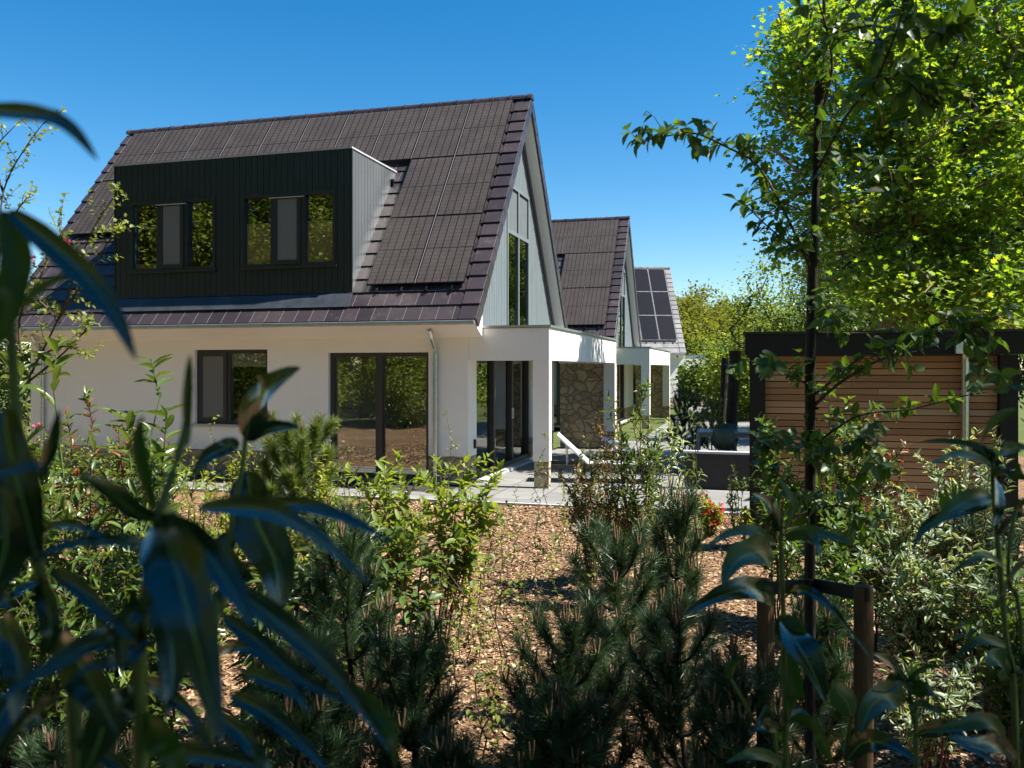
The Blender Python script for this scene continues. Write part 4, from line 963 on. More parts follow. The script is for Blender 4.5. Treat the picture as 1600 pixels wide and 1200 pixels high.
# --- sunny left bed
SH = [
 ('rhododendron', 82, 4.3, 540, 95, 'tall glossy leaved rhododendron at far left, reaching up beside the downpipe', 101, dict(nst=4, size=.125, wid=.27, nleaf=10, f0=.35, smat='greenstem', whorl=7, kind='lance', smooth=True)),
 ('rhododendron', 228, 4.5, 560, 60, 'tall single rhododendron shoot with pale tip in front of the white wall', 102, dict(nst=3, size=.12, wid=.27, nleaf=10, f0=.35, smat='greenstem', whorl=8, tipmat='lime', tipn=6, tipsize=.05)),
 ('photinia', 135, 4.9, 612, 70, 'shrub with copper red young leaves above green foliage, far left', 103, dict(nst=6, size=.075, wid=.33, nleaf=14, tipmat='photinia', tipn=12, tipsize=.06, twigs=2, tlen=.15)),
 ('photinia', 205, 5.3, 668, 60, 'smaller shrub with bronze young leaves right of the copper red one', 104, dict(nst=5, size=.07, wid=.33, nleaf=13, tipmat='photinia', tipn=6, tipsize=.05, twigs=2, tlen=.15)),
 ('rhododendron', 272, 4.4, 640, 55, 'rhododendron shoot with outstretched leaves left of the casement window', 105, dict(nst=3, size=.11, wid=.3, nleaf=10, smat='twig', whorl=6)),
 ('laurel_bush', 60, 4.4, 735, 120, 'dense leafy laurel at the lower left edge', 106, dict(nst=9, size=.085, wid=.30, nleaf=18, f0=.15, twigs=3, tlen=.2)),
 ('laurel_bush', 155, 4.1, 770, 110, 'dense laurel with upright shoots in the lower left, in full sun', 107, dict(nst=10, size=.082, wid=.28, nleaf=20, f0=.1, twigs=3, tlen=.2)),
 ('laurel_bush', 235, 4.9, 730, 90, 'laurel with light green new leaves between the red tipped shrub and the window', 108, dict(nst=8, size=.08, wid=.28, nleaf=18, f0=.15, twigs=2, tlen=.2, tipmat='lime', tipn=4, tipsize=.05)),
 ('laurel_bush', 120, 3.7, 960, 90, 'low dark laurel at the bottom left corner', 109, dict(nst=9, size=.08, wid=.28, nleaf=18, f0=.1, twigs=2)),
 ('laurel_bush', 30, 5.6, 650, 90, 'loose tall shrub at the left edge behind the laurels', 110, dict(nst=6, size=.07, wid=.32, nleaf=16, twigs=3, mat='viola')),
 ('euonymus', 300, 6.6, 712, 60, 'yellow green rounded bush below the casement window, left side', 111, dict(nst=9, size=.05, wid=.4, nleaf=18, f0=.1, twigs=3, mat='fresh', kind='lance')),
 ('euonymus', 352, 7.4, 700, 50, 'yellow green bush below the casement window, right side', 112, dict(nst=8, size=.05, wid=.4, nleaf=16, f0=.1, twigs=3, mat='lime')),
 ('euonymus', 300, 5.6, 800, 70, 'low bush with narrow light leaves in front of the window bushes', 113, dict(nst=9, size=.06, wid=.26, nleaf=14, f0=.1, twigs=2, mat='fresh')),
 ('euonymus', 250, 9.0, 690, 60, 'rounded green bush against the plinth left of the casement window', 151, dict(nst=9, size=.055, wid=.4, nleaf=16, f0=.1, twigs=4, mat='fresh')),
 ('euonymus', 395, 9.3, 705, 55, 'pale green bush against the plinth right of the casement window', 152, dict(nst=9, size=.05, wid=.4, nleaf=16, f0=.1, twigs=4, mat='haw')),
 ('euonymus', 180, 8.2, 680, 70, 'broad green bush in front of the left part of the white wall', 153, dict(nst=10, size=.06, wid=.36, nleaf=16, f0=.1, twigs=4, mat='fresh')),
 ('euonymus', 60, 7.4, 640, 80, 'tall green bush at the left end of the white wall', 154, dict(nst=10, size=.06, wid=.36, nleaf=16, f0=.1, twigs=4, mat='haw')),
 ('euonymus', 330, 5.4, 850, 60, 'low yellow green bush in the bark left of the large blue leaf', 155, dict(nst=9, size=.05, wid=.36, nleaf=14, f0=.1, twigs=3, mat='haw')),
 ('barberry', 560, 8.6, 745, 45, 'light green bush at the foot of the terrace door, middle', 156, dict(nst=9, size=.045, wid=.45, nleaf=16, f0=.1, twigs=3, mat='fresh')),
 ('barberry', 455, 6.8, 815, 45, 'small yellow green bush in front of the sunlit pine', 157, dict(nst=9, size=.045, wid=.42, nleaf=14, f0=.1, twigs=3, mat='lime')),
 ('laurel_bush', 210, 3.9, 860, 90, 'laurel with many pale new shoots in the lower left middle', 158, dict(nst=10, size=.08, wid=.28, nleaf=18, f0=.1, twigs=3, tipmat='lime', tipn=4, tipsize=.05)),
 ('laurel_bush', -10, 3.9, 800, 90, 'laurel cut by the left picture edge', 159, dict(nst=9, size=.08, wid=.28, nleaf=18, f0=.1, twigs=3)),
 ('cherry_laurel', 420, 4.2, 900, 55, 'shaded laurel right of the large blue leaf', 160, dict(nst=8, size=.11, wid=.25, nleaf=14, f0=.2, twigs=2, droop=.4, mat='laurel')),
 ('euonymus', 370, 8.4, 745, 55, 'low soft green bush between the casement window bushes and the sunlit pine', 161, dict(nst=9, size=.05, wid=.4, nleaf=15, f0=.1, twigs=4, mat='haw')),
 ('barberry', 625, 8.8, 748, 38, 'light green bush at the right foot of the terrace door', 162, dict(nst=8, size=.045, wid=.45, nleaf=14, f0=.15, twigs=3, mat='haw')),
 ('barberry', 505, 8.3, 708, 42, 'bright lime green bush at the left foot of the terrace door', 114, dict(nst=10, size=.045, wid=.5, nleaf=22, f0=.05, twigs=4, tlen=.16, mat='lime')),
 ('barberry', 425, 7.2, 770, 50, 'low olive green bush among the saplings left of the terrace door', 115, dict(nst=9, size=.045, wid=.42, nleaf=16, f0=.1, twigs=3, mat='fresh')),
 ('cherry_bush', 600, 6.4, 720, 75, 'broad light green bush in front of the terrace door, left half', 116, dict(nst=6, size=.082, wid=.44, nleaf=14, f0=.35, twigs=5, tlen=.24, tleaf=8, mat='fresh', kind='ovate', flat=.75)),
 ('cherry_bush', 690, 6.1, 705, 85, 'broad light green bush below the downpipe with branches reaching right', 117, dict(nst=6, size=.082, wid=.44, nleaf=12, f0=.4, twigs=5, tlen=.26, tleaf=8, mat='fresh', kind='ovate', flat=.75, lean=.12)),
 ('cherry_bush', 565, 5.6, 810, 45, 'lower light green bush with thin stems beside the left pine', 118, dict(nst=6, size=.07, wid=.4, nleaf=12, f0=.3, twigs=4, tlen=.2, mat='mid', kind='ovate')),
 ('cherry_bush', 650, 4.7, 800, 32, 'thin stemmed young bush with hanging dark leaves in front of the mulch', 119, dict(nst=4, size=.075, wid=.5, nleaf=16, f0=.25, twigs=2, tlen=.14, mat='apple', kind='ovate', droop=.7)),
 ('cherry_laurel', 490, 4.6, 842, 62, 'shaded dark laurel with drooping long leaves left of centre', 120, dict(nst=9, size=.12, wid=.25, nleaf=16, f0=.2, twigs=2, droop=.5, mat='laurel')),
 ('viburnum', 925, 8.0, 700, 50, 'dense dark small leaved shrub in front of the lounger, left of its group', 121, dict(nst=12, size=.040, wid=.5, nleaf=26, f0=.1, twigs=7, tlen=.22, tleaf=9, mat='viola')),
 ('viburnum', 960, 7.6, 645, 40, 'tall reddish brown shrub in front of the stone wall', 122, dict(nst=7, size=.042, wid=.42, nleaf=24, f0=.2, twigs=6, tlen=.2, tleaf=8, mat='viola', smat='twig_red')),
 ('viburnum', 1000, 7.2, 590, 45, 'tallest shrub of the central group, reaching up before the second canopy', 123, dict(nst=6, size=.068, wid=.30, nleaf=22, f0=.25, twigs=5, tlen=.2, mat='mid', smat='twig_red')),
 ('viburnum', 1042, 7.5, 650, 42, 'leafy shrub with pale lance leaves left of the dark garden wall', 124, dict(nst=6, size=.085, wid=.26, nleaf=18, f0=.25, twigs=3, tlen=.2, mat='varieg')),
 ('viburnum', 1085, 7.9, 655, 26, 'thin tall shrub with few leaves in front of the dark garden wall', 125, dict(nst=3, size=.07, wid=.26, nleaf=12, f0=.3, twigs=2, mat='mid')),
 ('viburnum', 970, 8.3, 770, 60, 'low dense shrub with small leaves and a pink flower at the terrace edge', 126, dict(nst=12, size=.035, wid=.5, nleaf=22, f0=.05, twigs=6, tlen=.18, mat='mid', tipmat='petal_pink', tipn=1, tipsize=.025)),
 ('rose_bush', 1108, 10.4, 782, 32, 'small yellow green bush with bright red flowers near the shed', 127, dict(nst=11, size=.045, wid=.55, nleaf=16, f0=.1, twigs=4, tlen=.12, tleaf=6, mat='lime', kind='ovate', tipmat='petal_red', tipn=4, tipsize=.050)),
 ('seedling', 1150, 10.6, 738, 16, 'small leafy seedling against the foot of the dark garden wall', 128, dict(nst=5, size=.045, wid=.4, nleaf=14, f0=.2, twigs=2, tlen=.12, mat='mid')),
 ('climber', 1168, 9.6, 800, 14, 'light green climber at the foot of the left shed post', 129, dict(nst=4, size=.05, wid=.6, nleaf=14, f0=.1, twigs=2, tlen=.12, mat='lime', kind='ovate')),
 # shrubs before the shed
 ('mock_orange', 1300, 6.6, 610, 75, 'mid green bush in front of the cedar slats, right of the stake', 130, dict(nst=8, size=.07, wid=.42, nleaf=15, f0=.3, twigs=6, tlen=.24, tleaf=8, mat='apple', kind='ovate', flat=.7)),
 ('mock_orange', 1215, 6.8, 650, 50, 'mid green bush in front of the cedar slats, left of the stake', 131, dict(nst=6, size=.065, wid=.42, nleaf=14, f0=.3, twigs=5, tlen=.22, tleaf=7, mat='apple', kind='ovate', flat=.7)),
 ('mock_orange', 1360, 6.2, 680, 60, 'bush with bronze tinted shoots before the middle of the shed', 132, dict(nst=7, size=.065, wid=.4, nleaf=15, f0=.25, twigs=5, tlen=.22, mat='viola', kind='ovate', tipmat='photinia', tipn=3, tipsize=.05)),
 ('mock_orange', 1290, 5.6, 770, 75, 'dark leafy bush low in front of the shed around the stake', 133, dict(nst=9, size=.065, wid=.42, nleaf=15, f0=.1, twigs=5, tlen=.22, mat='apple', kind='ovate')),
 ('dogwood', 1400, 6.0, 760, 75, 'cream edged dogwood left of its group, before the shed', 134, dict(nst=10, size=.062, wid=.36, nleaf=18, f0=.15, twigs=6, tlen=.22, tleaf=9, mat='varieg', smat='twig_red', flat=.3)),
 ('dogwood', 1490, 6.4, 700, 75, 'tallest cream edged dogwood below the galvanised downpipe', 135, dict(nst=11, size=.062, wid=.36, nleaf=18, f0=.15, twigs=6, tlen=.24, tleaf=9, mat='varieg', smat='twig_red', flat=.3)),
 ('dogwood', 1570, 6.0, 705, 70, 'cream edged dogwood at the right edge', 136, dict(nst=11, size=.062, wid=.36, nleaf=18, f0=.15, twigs=6, tlen=.24, tleaf=9, mat='varieg', smat='twig_red', flat=.3)),
 ('dogwood', 1435, 5.0, 850, 85, 'cream edged dogwood in the middle right with dark red stems', 137, dict(nst=11, size=.060, wid=.36, nleaf=16, f0=.2, twigs=6, tlen=.22, tleaf=8, mat='varieg', smat='twig_red', flat=.3)),
 ('dogwood', 1530, 4.8, 840, 85, 'cream edged dogwood low at the right, partly behind the glossy shoot', 138, dict(nst=11, size=.060, wid=.36, nleaf=16, f0=.2, twigs=6, tlen=.22, tleaf=8, mat='varieg', smat='twig_red', flat=.3)),
 ('dogwood', 1460, 4.2, 1030, 70, 'lowest cream edged dogwood with bare red stems near the bottom right', 139, dict(nst=9, size=.052, wid=.36, nleaf=9, f0=.45, twigs=4, tlen=.18, tleaf=6, mat='varieg', smat='twig_red', flat=.3)),
 ('cherry_laurel', 1590, 4.3, 900, 60, 'dark laurel at the right edge below the dogwoods', 140, dict(nst=8, size=.10, wid=.30, nleaf=16, f0=.2, twigs=2, mat='laurel')),
]
for nm, u, Y, top, half, lb, sd_, kw in SH:
    shrub(nm, u, Y, top, half, lb, sd_, **kw)

# --- thin saplings standing in the bark bed
SP = [(335, 9.6, 650, 'weeping sapling below the casement window'), (388, 10.0, 676, 'slim sapling right of the casement window'), (410, 8.6, 655, 'taller sapling with curled leaves between window and terrace door'), (505, 10.4, 648, 'slim sapling at the left jamb of the terrace door'),
      (534, 9.4, 652, 'dry looking sapling with hanging leaves before the terrace door glass'), (478, 8.0, 690, 'short sapling left of the lime green bush'), (696, 10.2, 645, 'bare thin sapling with a yellow tuft beside the downpipe'), (852, 11.2, 675, 'tall narrow sapling in front of the near canopy post'),
      (835, 9.6, 725, 'short leafy sapling at the terrace edge left of the post'), (880, 9.5, 760, 'short sapling at the terrace edge right of the post'), (748, 7.4, 740, 'thin forked sapling at the terrace corner'), (762, 6.2, 800, 'bare twiggy sapling in the middle of the bark bed'),
      (790, 5.6, 800, 'tall thin sapling right of the middle of the bark bed'), (716, 5.2, 870, 'leaning thin sapling left of the middle of the bark bed'), (736, 4.6, 860, 'leaning sapling with a bare lower stem near the bottom centre'), (820, 5.0, 930, 'thin dark sapling beside the central pine'),
      (690, 8.4, 760, 'small sapling just below the terrace kerb, left'), (800, 8.6, 765, 'small sapling just below the terrace kerb, centre'), (905, 8.2, 790, 'small sapling just below the terrace kerb, right'), (868, 6.8, 830, 'small sapling with sparse leaves in the sunny bark'),
      (655, 4.3, 930, 'low leafy sapling between the left pines'), (770, 4.5, 1040, 'low seedling with round leaves at the bottom centre'), (915, 6.2, 905, 'low seedling left of the central pine top'), (1090, 8.6, 800, 'thin sapling left of the red flowering bush'), (1010, 9.4, 760, 'thin sapling behind the central pines'),
      (640, 7.0, 800, 'small sapling in the shade of the broad green bush'), (770, 8.9, 790, 'tiny seedling at the terrace kerb'), (740, 5.9, 935, 'tiny leafy seedling in the sunny bark'), (840, 7.6, 850, 'tiny leafy seedling right of the thin sapling'), (1130, 9.8, 820, 'tiny seedling right of the red flowering bush')]
for i, (u, Y, top, lb) in enumerate(SP):
    tall = zat(top, Y) > .7
    near = Y < 6.5
    shrub('sapling', u, Y, top, 9 + (i * 7) % 12, lb, 200 + i, cat='sapling', group='thin saplings in the bark bed', nst=1 + (i % 3 == 0) + near * (i % 2), kind='ovate', mat=('haw', 'fresh', 'mid')[i % 3], smat='twig',
          size=.045 if not near else .042, wid=.55, nleaf=(20 if tall else 12) if not near else 8, f0=.12 if not near else .2, twigs=5 if near else 4, tlen=.15 if not near else .2, tleaf=4, r0=.0055, wob=.35, droop=.45, lean=(-.15 if i in (13, 14) else 0))

# --- pines
for a in ((560, 4.5, 800, 85, 'dark pine left of centre with tall brown shoots beside the drooping laurel', 301), (648, 3.9, 990, 85, 'low dark pine left of the bark strip', 302), (470, 3.7, 985, 100, 'low dark pine hidden behind the large blue leaves', 303),
          (900, 4.2, 945, 100, 'broad bushy dark pine low on the left of the central group', 306), (975, 4.9, 825, 100, 'central dark pine with a tall bunch of brown shoots', 304), (1040, 5.4, 770, 48, 'taller dark pine behind the central one', 305), (1075, 3.9, 955, 90, 'dark pine in the right of the central group', 307), (1160, 3.5, 1030, 85, 'bottom dark pine left of the round stakes', 308), (1285, 4.4, 930, 60, 'dark pine between the two round stakes', 309),
          (870, 3.8, 1085, 90, 'lowest dark pine at the bottom centre', 310), (105, 3.4, 1130, 90, 'low dark pine at the bottom left corner', 312), (700, 3.6, 1150, 50, 'very low dark pine at the bottom edge beside the bark strip', 313)):
    pine(*a[:5], a[5])
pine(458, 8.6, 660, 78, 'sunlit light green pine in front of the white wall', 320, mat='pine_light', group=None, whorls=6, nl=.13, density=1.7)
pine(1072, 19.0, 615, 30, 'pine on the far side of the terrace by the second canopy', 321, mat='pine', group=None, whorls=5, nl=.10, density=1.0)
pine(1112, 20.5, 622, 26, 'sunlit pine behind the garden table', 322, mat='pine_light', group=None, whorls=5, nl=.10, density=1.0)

# --- branches drawn along their run, with twigs and leaves
def branch(o, sk, L, path, r0, r1, rg, ntw, tlen, size, wid, tleaf, droop=.3, along=0, ang=60, up=.1, ob=None):
    pts = [P(*q) - ob for q in path]
    fine = []
    for i in range(len(pts) - 1):
        a, b = pts[i], pts[i + 1]; pa = pts[max(i - 1, 0)]; pb = pts[min(i + 2, len(pts) - 1)]
        for t in (0, .25, .5, .75):
            fine.append(.5 * ((2 * a) + (b - pa) * t + (2 * pa - 5 * a + 4 * b - pb) * t * t + (3 * a - pa - 3 * b + pb) * t ** 3))
    fine.append(pts[-1]); fine = np.array(fine); sk.line(fine, r0, r1)
    for k_ in range(ntw):
        q, d = at_frac(fine, .06 + .94 * (k_ + rg.random()) / ntw); a = rg.uniform(0, 6.28)
        dd = nrm(d * .6 + np.array([math.cos(a) * .8, math.sin(a) * .8, math.sin(a * 2) * .5 + up]))
        tw = wander(q, dd, tlen * rg.uniform(.4, 1.2), 4, rg, .2, (0, 0, .03)); sk.line(tw, r1 * .9, r1 * .5)
        leaves_along(L, tw, .15, 1, tleaf, size, wid, rg, ang, .5, droop=droop)
    if along: leaves_along(L, fine, .15, 1, along, size, wid, rg, ang, .5, droop=droop)

# staked young apple tree
rg = np.random.default_rng(400); ab = base_at(1264, 3.75); at_ = empty('apple_tree', ab, 0, label='young apple tree tied to a tall dark stake, branches reaching left against the sky', cat='tree')
sk = Skel(); L = Leaves(); Y = 3.75
sk.line([(0, .0, 0)] + [P(u, v, Y + .02) - ab for u, v in ((1262, 900), (1263, 700), (1262, 560), (1266, 415), (1272, 300), (1282, 180), (1290, 60), (1284, -60))], .017, .007)
sk.build('trunk', M['bark'], at_, 8)
sk = Skel()
BR = [([(1264, 415, 3.75), (1240, 360, 3.7), (1212, 305, 3.65), (1180, 255, 3.6), (1140, 232, 3.55), (1085, 208, 3.5), (1040, 213, 3.5), (1008, 220, 3.5)], .007, .002, 16, .11, .062, 7),
      ([(1040, 212, 3.5), (1030, 195, 3.5), (1022, 182, 3.5)], .002, .0015, 2, .04, .04, 4),
      ([(1264, 400, 3.75), (1225, 375, 3.7), (1190, 345, 3.65), (1165, 320, 3.6)], .005, .002, 8, .10, .055, 6),
      ([(1270, 200, 3.75), (1240, 170, 3.7), (1215, 160, 3.65)], .004, .002, 3, .1, .055, 5),
      ([(1282, 180, 3.75), (1300, 110, 3.7), (1290, 40, 3.6), (1270, -20, 3.5)], .006, .003, 10, .12, .065, 6),
      ([(1276, 270, 3.75), (1320, 185, 3.5), (1370, 120, 3.3), (1400, 50, 3.1), (1420, -20, 3.0)], .007, .003, 12, .13, .075, 6),
      ([(1370, 120, 3.3), (1420, 130, 3.15), (1445, 160, 3.1)], .004, .002, 8, .11, .08, 6),
      ([(1290, 60, 3.7), (1360, 40, 3.3), (1440, 60, 3.1), (1490, 40, 3.0)], .006, .003, 10, .12, .08, 6),
      ([(1276, 270, 3.75), (1340, 265, 3.5), (1385, 260, 3.4), (1395, 300, 3.3)], .004, .002, 6, .1, .065, 6),
      ([(1266, 640, 3.75), (1310, 600, 3.6), (1380, 560, 3.5), (1460, 545, 3.4), (1510, 520, 3.3), (1560, 495, 3.3)], .008, .002, 8, .10, .06, 5),
      ([(1262, 625, 3.75), (1300, 595, 3.65), (1350, 555, 3.5), (1400, 540, 3.4)], .006, .002, 6, .1, .058, 6),
      ([(1266, 700, 3.75), (1340, 650, 3.6), (1420, 640, 3.5), (1500, 620, 3.4), (1545, 612, 3.4)], .006, .002, 7, .11, .058, 5),
      ([(1262, 700, 3.75), (1230, 690, 3.65), (1190, 700, 3.55)], .005, .002, 7, .12, .06, 6),
      ([(1262, 600, 3.75), (1215, 580, 3.6), (1165, 560, 3.5)], .005, .002, 6, .12, .062, 6),
      ([(1262, 500, 3.75), (1300, 480, 3.65), (1330, 500, 3.5)], .005, .002, 5, .12, .06, 6),
      ([(1264, 730, 3.75), (1300, 700, 3.6), (1345, 690, 3.5), (1370, 720, 3.5)], .006, .002, 10, .13, .062, 7),
      ([(1264, 800, 3.75), (1310, 790, 3.6), (1350, 810, 3.5)], .005, .002, 8, .12, .06, 6),
      ([(1262, 790, 3.75), (1235, 760, 3.65), (1215, 740, 3.6)], .005, .002, 7, .12, .06, 6),
      ([(1268, 520, 3.75), (1420, 520, 3.5), (1490, 500, 3.3), (1540, 520, 3.3), (1560, 590, 3.3)], .006, .002, 12, .10, .062, 6)]
for path, r0, r1, n, tl_, sz, tf in BR: branch(at_, sk, L, path, r0, r1, rg, int(n * 1.35), tl_, sz * 1.12, .55, tf, ob=ab, droop=.55)
sk.build('branches', M['bark'], at_, 6); L.build('foliage', 'ovate', M['apple'], at_, True)
mb = MB(); top_ = P(1279, 128, 3.72); mb.tube([P(1268, 900, 3.72) * [1, 1, 0] + [0, 0, -.02], P(1268, 560, 3.72), top_], [.017, .0165, .0155], 12)
for v in (145, 250, 410, 640): q = P(1279 - (v - 128) * .0145, v, 3.72); mb.tube([q, q + np.array([0, 0, .012])], .021, 12)
tag(mb.build('tall_stake', M['bark_dark']), 'tall slim dark stake the young apple tree is tied to', 'plant stake')
for u, Y, top, r, lb in ((1196, 3.55, 905, .036, 'round wooden stake on the left end of the black strap'), (1349, 3.30, 915, .036, 'round wooden stake on the right end of the black strap, lit on its edge')):
    q = P(u, 576, Y); zt = zat(top, Y); mb = MB(); rr = random.Random(u)
    zs = np.linspace(-.02, zt - .012, 8); mb.tube([(q[0] + rr.uniform(-.002, .002), q[1], z) for z in zs] + [(q[0], q[1], zt)], [r * rr.uniform(.97, 1.03) for _ in zs] + [r * .86], 16)
    tag(mb.build('wooden_stake', M['stake'], smooth=False), lb, 'stake', 'round wooden stakes beside the apple tree')
a_, b_ = P(1196, 915, 3.55), P(1349, 925, 3.30); c_ = P(1268, 915, 3.75)
mb = MB()
def strap(mb, p, q, h=.055, t=.012):
    d = (q - p); n2 = np.array([-d[1], d[0], 0]); n2 = n2 / np.linalg.norm(n2) * t / 2; z = np.array([0, 0, h / 2])
    mb.hexa([p - n2 - z, p + n2 - z, q + n2 - z, q - n2 - z, p - n2 + z, p + n2 + z, q + n2 + z, q - n2 + z])
strap(mb, a_ + [0, -.042, 0], c_ + [0, -.03, .01]); strap(mb, c_ + [.0, -.03, .012], b_ + [0, -.042, 0])
tag(mb.build('tree_tie', M['rubber']), 'black strap between the two round wooden stakes', 'tree strap')

# small leaved flowering shrub at the left edge
rg = np.random.default_rng(410); hb = base_at(-60, 5.2); hw = empty('hawthorn_shrub', hb, 0, label='small leaved shrub with pink blossoms arching in from the left edge', cat='shrub')
sk = Skel(); L = Leaves(); Fl = Leaves()
for path, n in (([(-60, 1000, 5.2), (-20, 720, 5.1), (40, 600, 5.0), (90, 500, 5.0), (120, 420, 5.0), (150, 350, 5.0), (185, 300, 5.0)], 34), ([(90, 500, 5.0), (130, 440, 4.9), (165, 385, 4.9), (188, 355, 4.9)], 14), ([(-20, 720, 5.1), (-10, 560, 5.1), (0, 400, 5.1), (5, 300, 5.1), (40, 230, 5.1), (72, 188, 5.1)], 30),
                ([(0, 400, 5.1), (20, 340, 5.1), (50, 300, 5.1)], 8), ([(5, 300, 5.1), (-10, 240, 5.1), (20, 200, 5.1)], 8), ([(40, 600, 5.0), (90, 560, 5.0), (130, 520, 4.9), (138, 508, 4.9)], 14), ([(40, 600, 5.0), (30, 500, 5.0), (60, 440, 5.0), (75, 400, 5.0)], 16),
                ([(-20, 720, 5.1), (20, 650, 5.2), (20, 560, 5.2), (10, 480, 5.2)], 18), ([(120, 420, 5.0), (100, 380, 5.1), (90, 345, 5.1)], 8), ([(90, 500, 5.0), (60, 470, 5.0), (30, 470, 5.0), (5, 450, 5.0)], 12), ([(60, 560, 5), (100, 540, 4.9), (148, 560, 4.9)], 10)):
    branch(hw, sk, L, path, .008, .0022, rg, n, .17, .036, .75, 8, ob=hb, droop=.1, ang=60, up=.3)
sk.build('branches', M['twig'], hw, 5); L.build('foliage', 'lobed', M['haw'], hw)
for u, v in ((103, 379), (52, 407), (25, 443), (58, 668), (10, 505), (20, 652)):
    q = P(u, v, 4.95) - hb; n = 16; d = nrm(rg.normal(0, 1, (n, 3)))
    Fl.add(q + d * .012, d, nrm(rg.normal(0, 1, (n, 3))), .022, .8)
Fl.build('blossoms', 'rhomb', M['petal_pink'], hw)

# --- large glossy leaves right in front of the viewpoint
VD = np.array([0, 1.0, 0])
def big_leaf(parent, path, wpx, roll=35, fold=.34, mat='rhodo', ob=None, n=14, twist=38, blunt=.5):
    """path: (u, v, Y) from base to tip; wpx: widest part in photo pixels; roll leans the upper edge away"""
    pts = [P(*q) for q in path]
    m = len(pts) - 1; c = []
    for k_ in range(n + 1):
        x = k_ / n * m; i = min(int(x), m - 1); t = x - i; a, b = pts[i], pts[i + 1]; pa = pts[max(i - 1, 0)]; pb = pts[min(i + 2, m)]
        c.append(.5 * ((2 * a) + (b - pa) * t + (2 * pa - 5 * a + 4 * b - pb) * t * t + (3 * a - pa - 3 * b + pb) * t ** 3))
    c = np.array(c); T = nrm(np.gradient(c, axis=0)); Yc = c[:, 1]
    side = nrm(np.cross(T, VD))
    side = np.where(side[:, 2:3] < 0, -side, side) if abs(T[:, 0]).mean() > abs(T[:, 2]).mean() else side * (1 if side[:, 0].mean() > 0 else -1)
    V = []; UV = []
    prof = lambda x: (math.sin(math.pi * min(1, x) ** .8) ** .75) * (1 - .15 * x) if 0 < x < 1 else .0
    rg = np.random.default_rng(int(abs(path[0][0] * 7 + path[0][1])))
    wv = rg.normal(0, .05, n + 1)
    for k_ in range(n + 1):
        x = k_ / n; w_ = max(.03, prof(x)) * wpx / F * Yc[k_] / 2 * (1 + wv[k_] * .6)
        if k_ == n: w_ = .0005
        ro = math.radians(roll + twist * (x - .5)); wd = side[k_] * math.cos(ro) + nrm(np.cross(side[k_], T[k_])) * (-math.sin(ro))
        if np.dot(wd, VD) < 0 and roll > 0: wd = side[k_] * math.cos(ro) - nrm(np.cross(side[k_], T[k_])) * (-math.sin(ro))
        nn = nrm(np.cross(T[k_], wd)); nn = nn if nn[2] > 0 else -nn
        for q in (-1, -.5, 0, .5, 1):
            V.append(c[k_] + wd * w_ * q + nn * w_ * (fold * abs(q) * 1.4 - .10 * q * q) + nn * wv[k_] * w_ * abs(q) * .6 - (ob if ob is not None else 0)); UV.append((x, .5 + q / 2))
    fs = []
    for k_ in range(n):
        for q in range(4): a = k_ * 5 + q; fs.append((a, a + 1, a + 6, a + 5))
    return np_mesh('leaf', np.array(V), [np.array(fs)], M[mat], parent, np.array(UV), True)
def stem(parent, path, r0, r1, mat='greenstem', ob=None, name='stem'):
    pts = [P(*q) for q in path]; fine = []
    for i in range(len(pts) - 1):
        a, b = pts[i], pts[i + 1]; pa = pts[max(i - 1, 0)]; pb = pts[min(i + 2, len(pts) - 1)]
        for t in (0, .25, .5, .75): fine.append(.5 * ((2 * a) + (b - pa) * t + (2 * pa - 5 * a + 4 * b - pb) * t * t + (3 * a - pa - 3 * b + pb) * t ** 3) - ob)
    fine.append(pts[-1] - ob); mb = MB(); rs = list(np.linspace(r0, r1, len(fine))); mb.tube(fine, rs, 10); return mb.build(name, M[mat], parent, smooth=True)

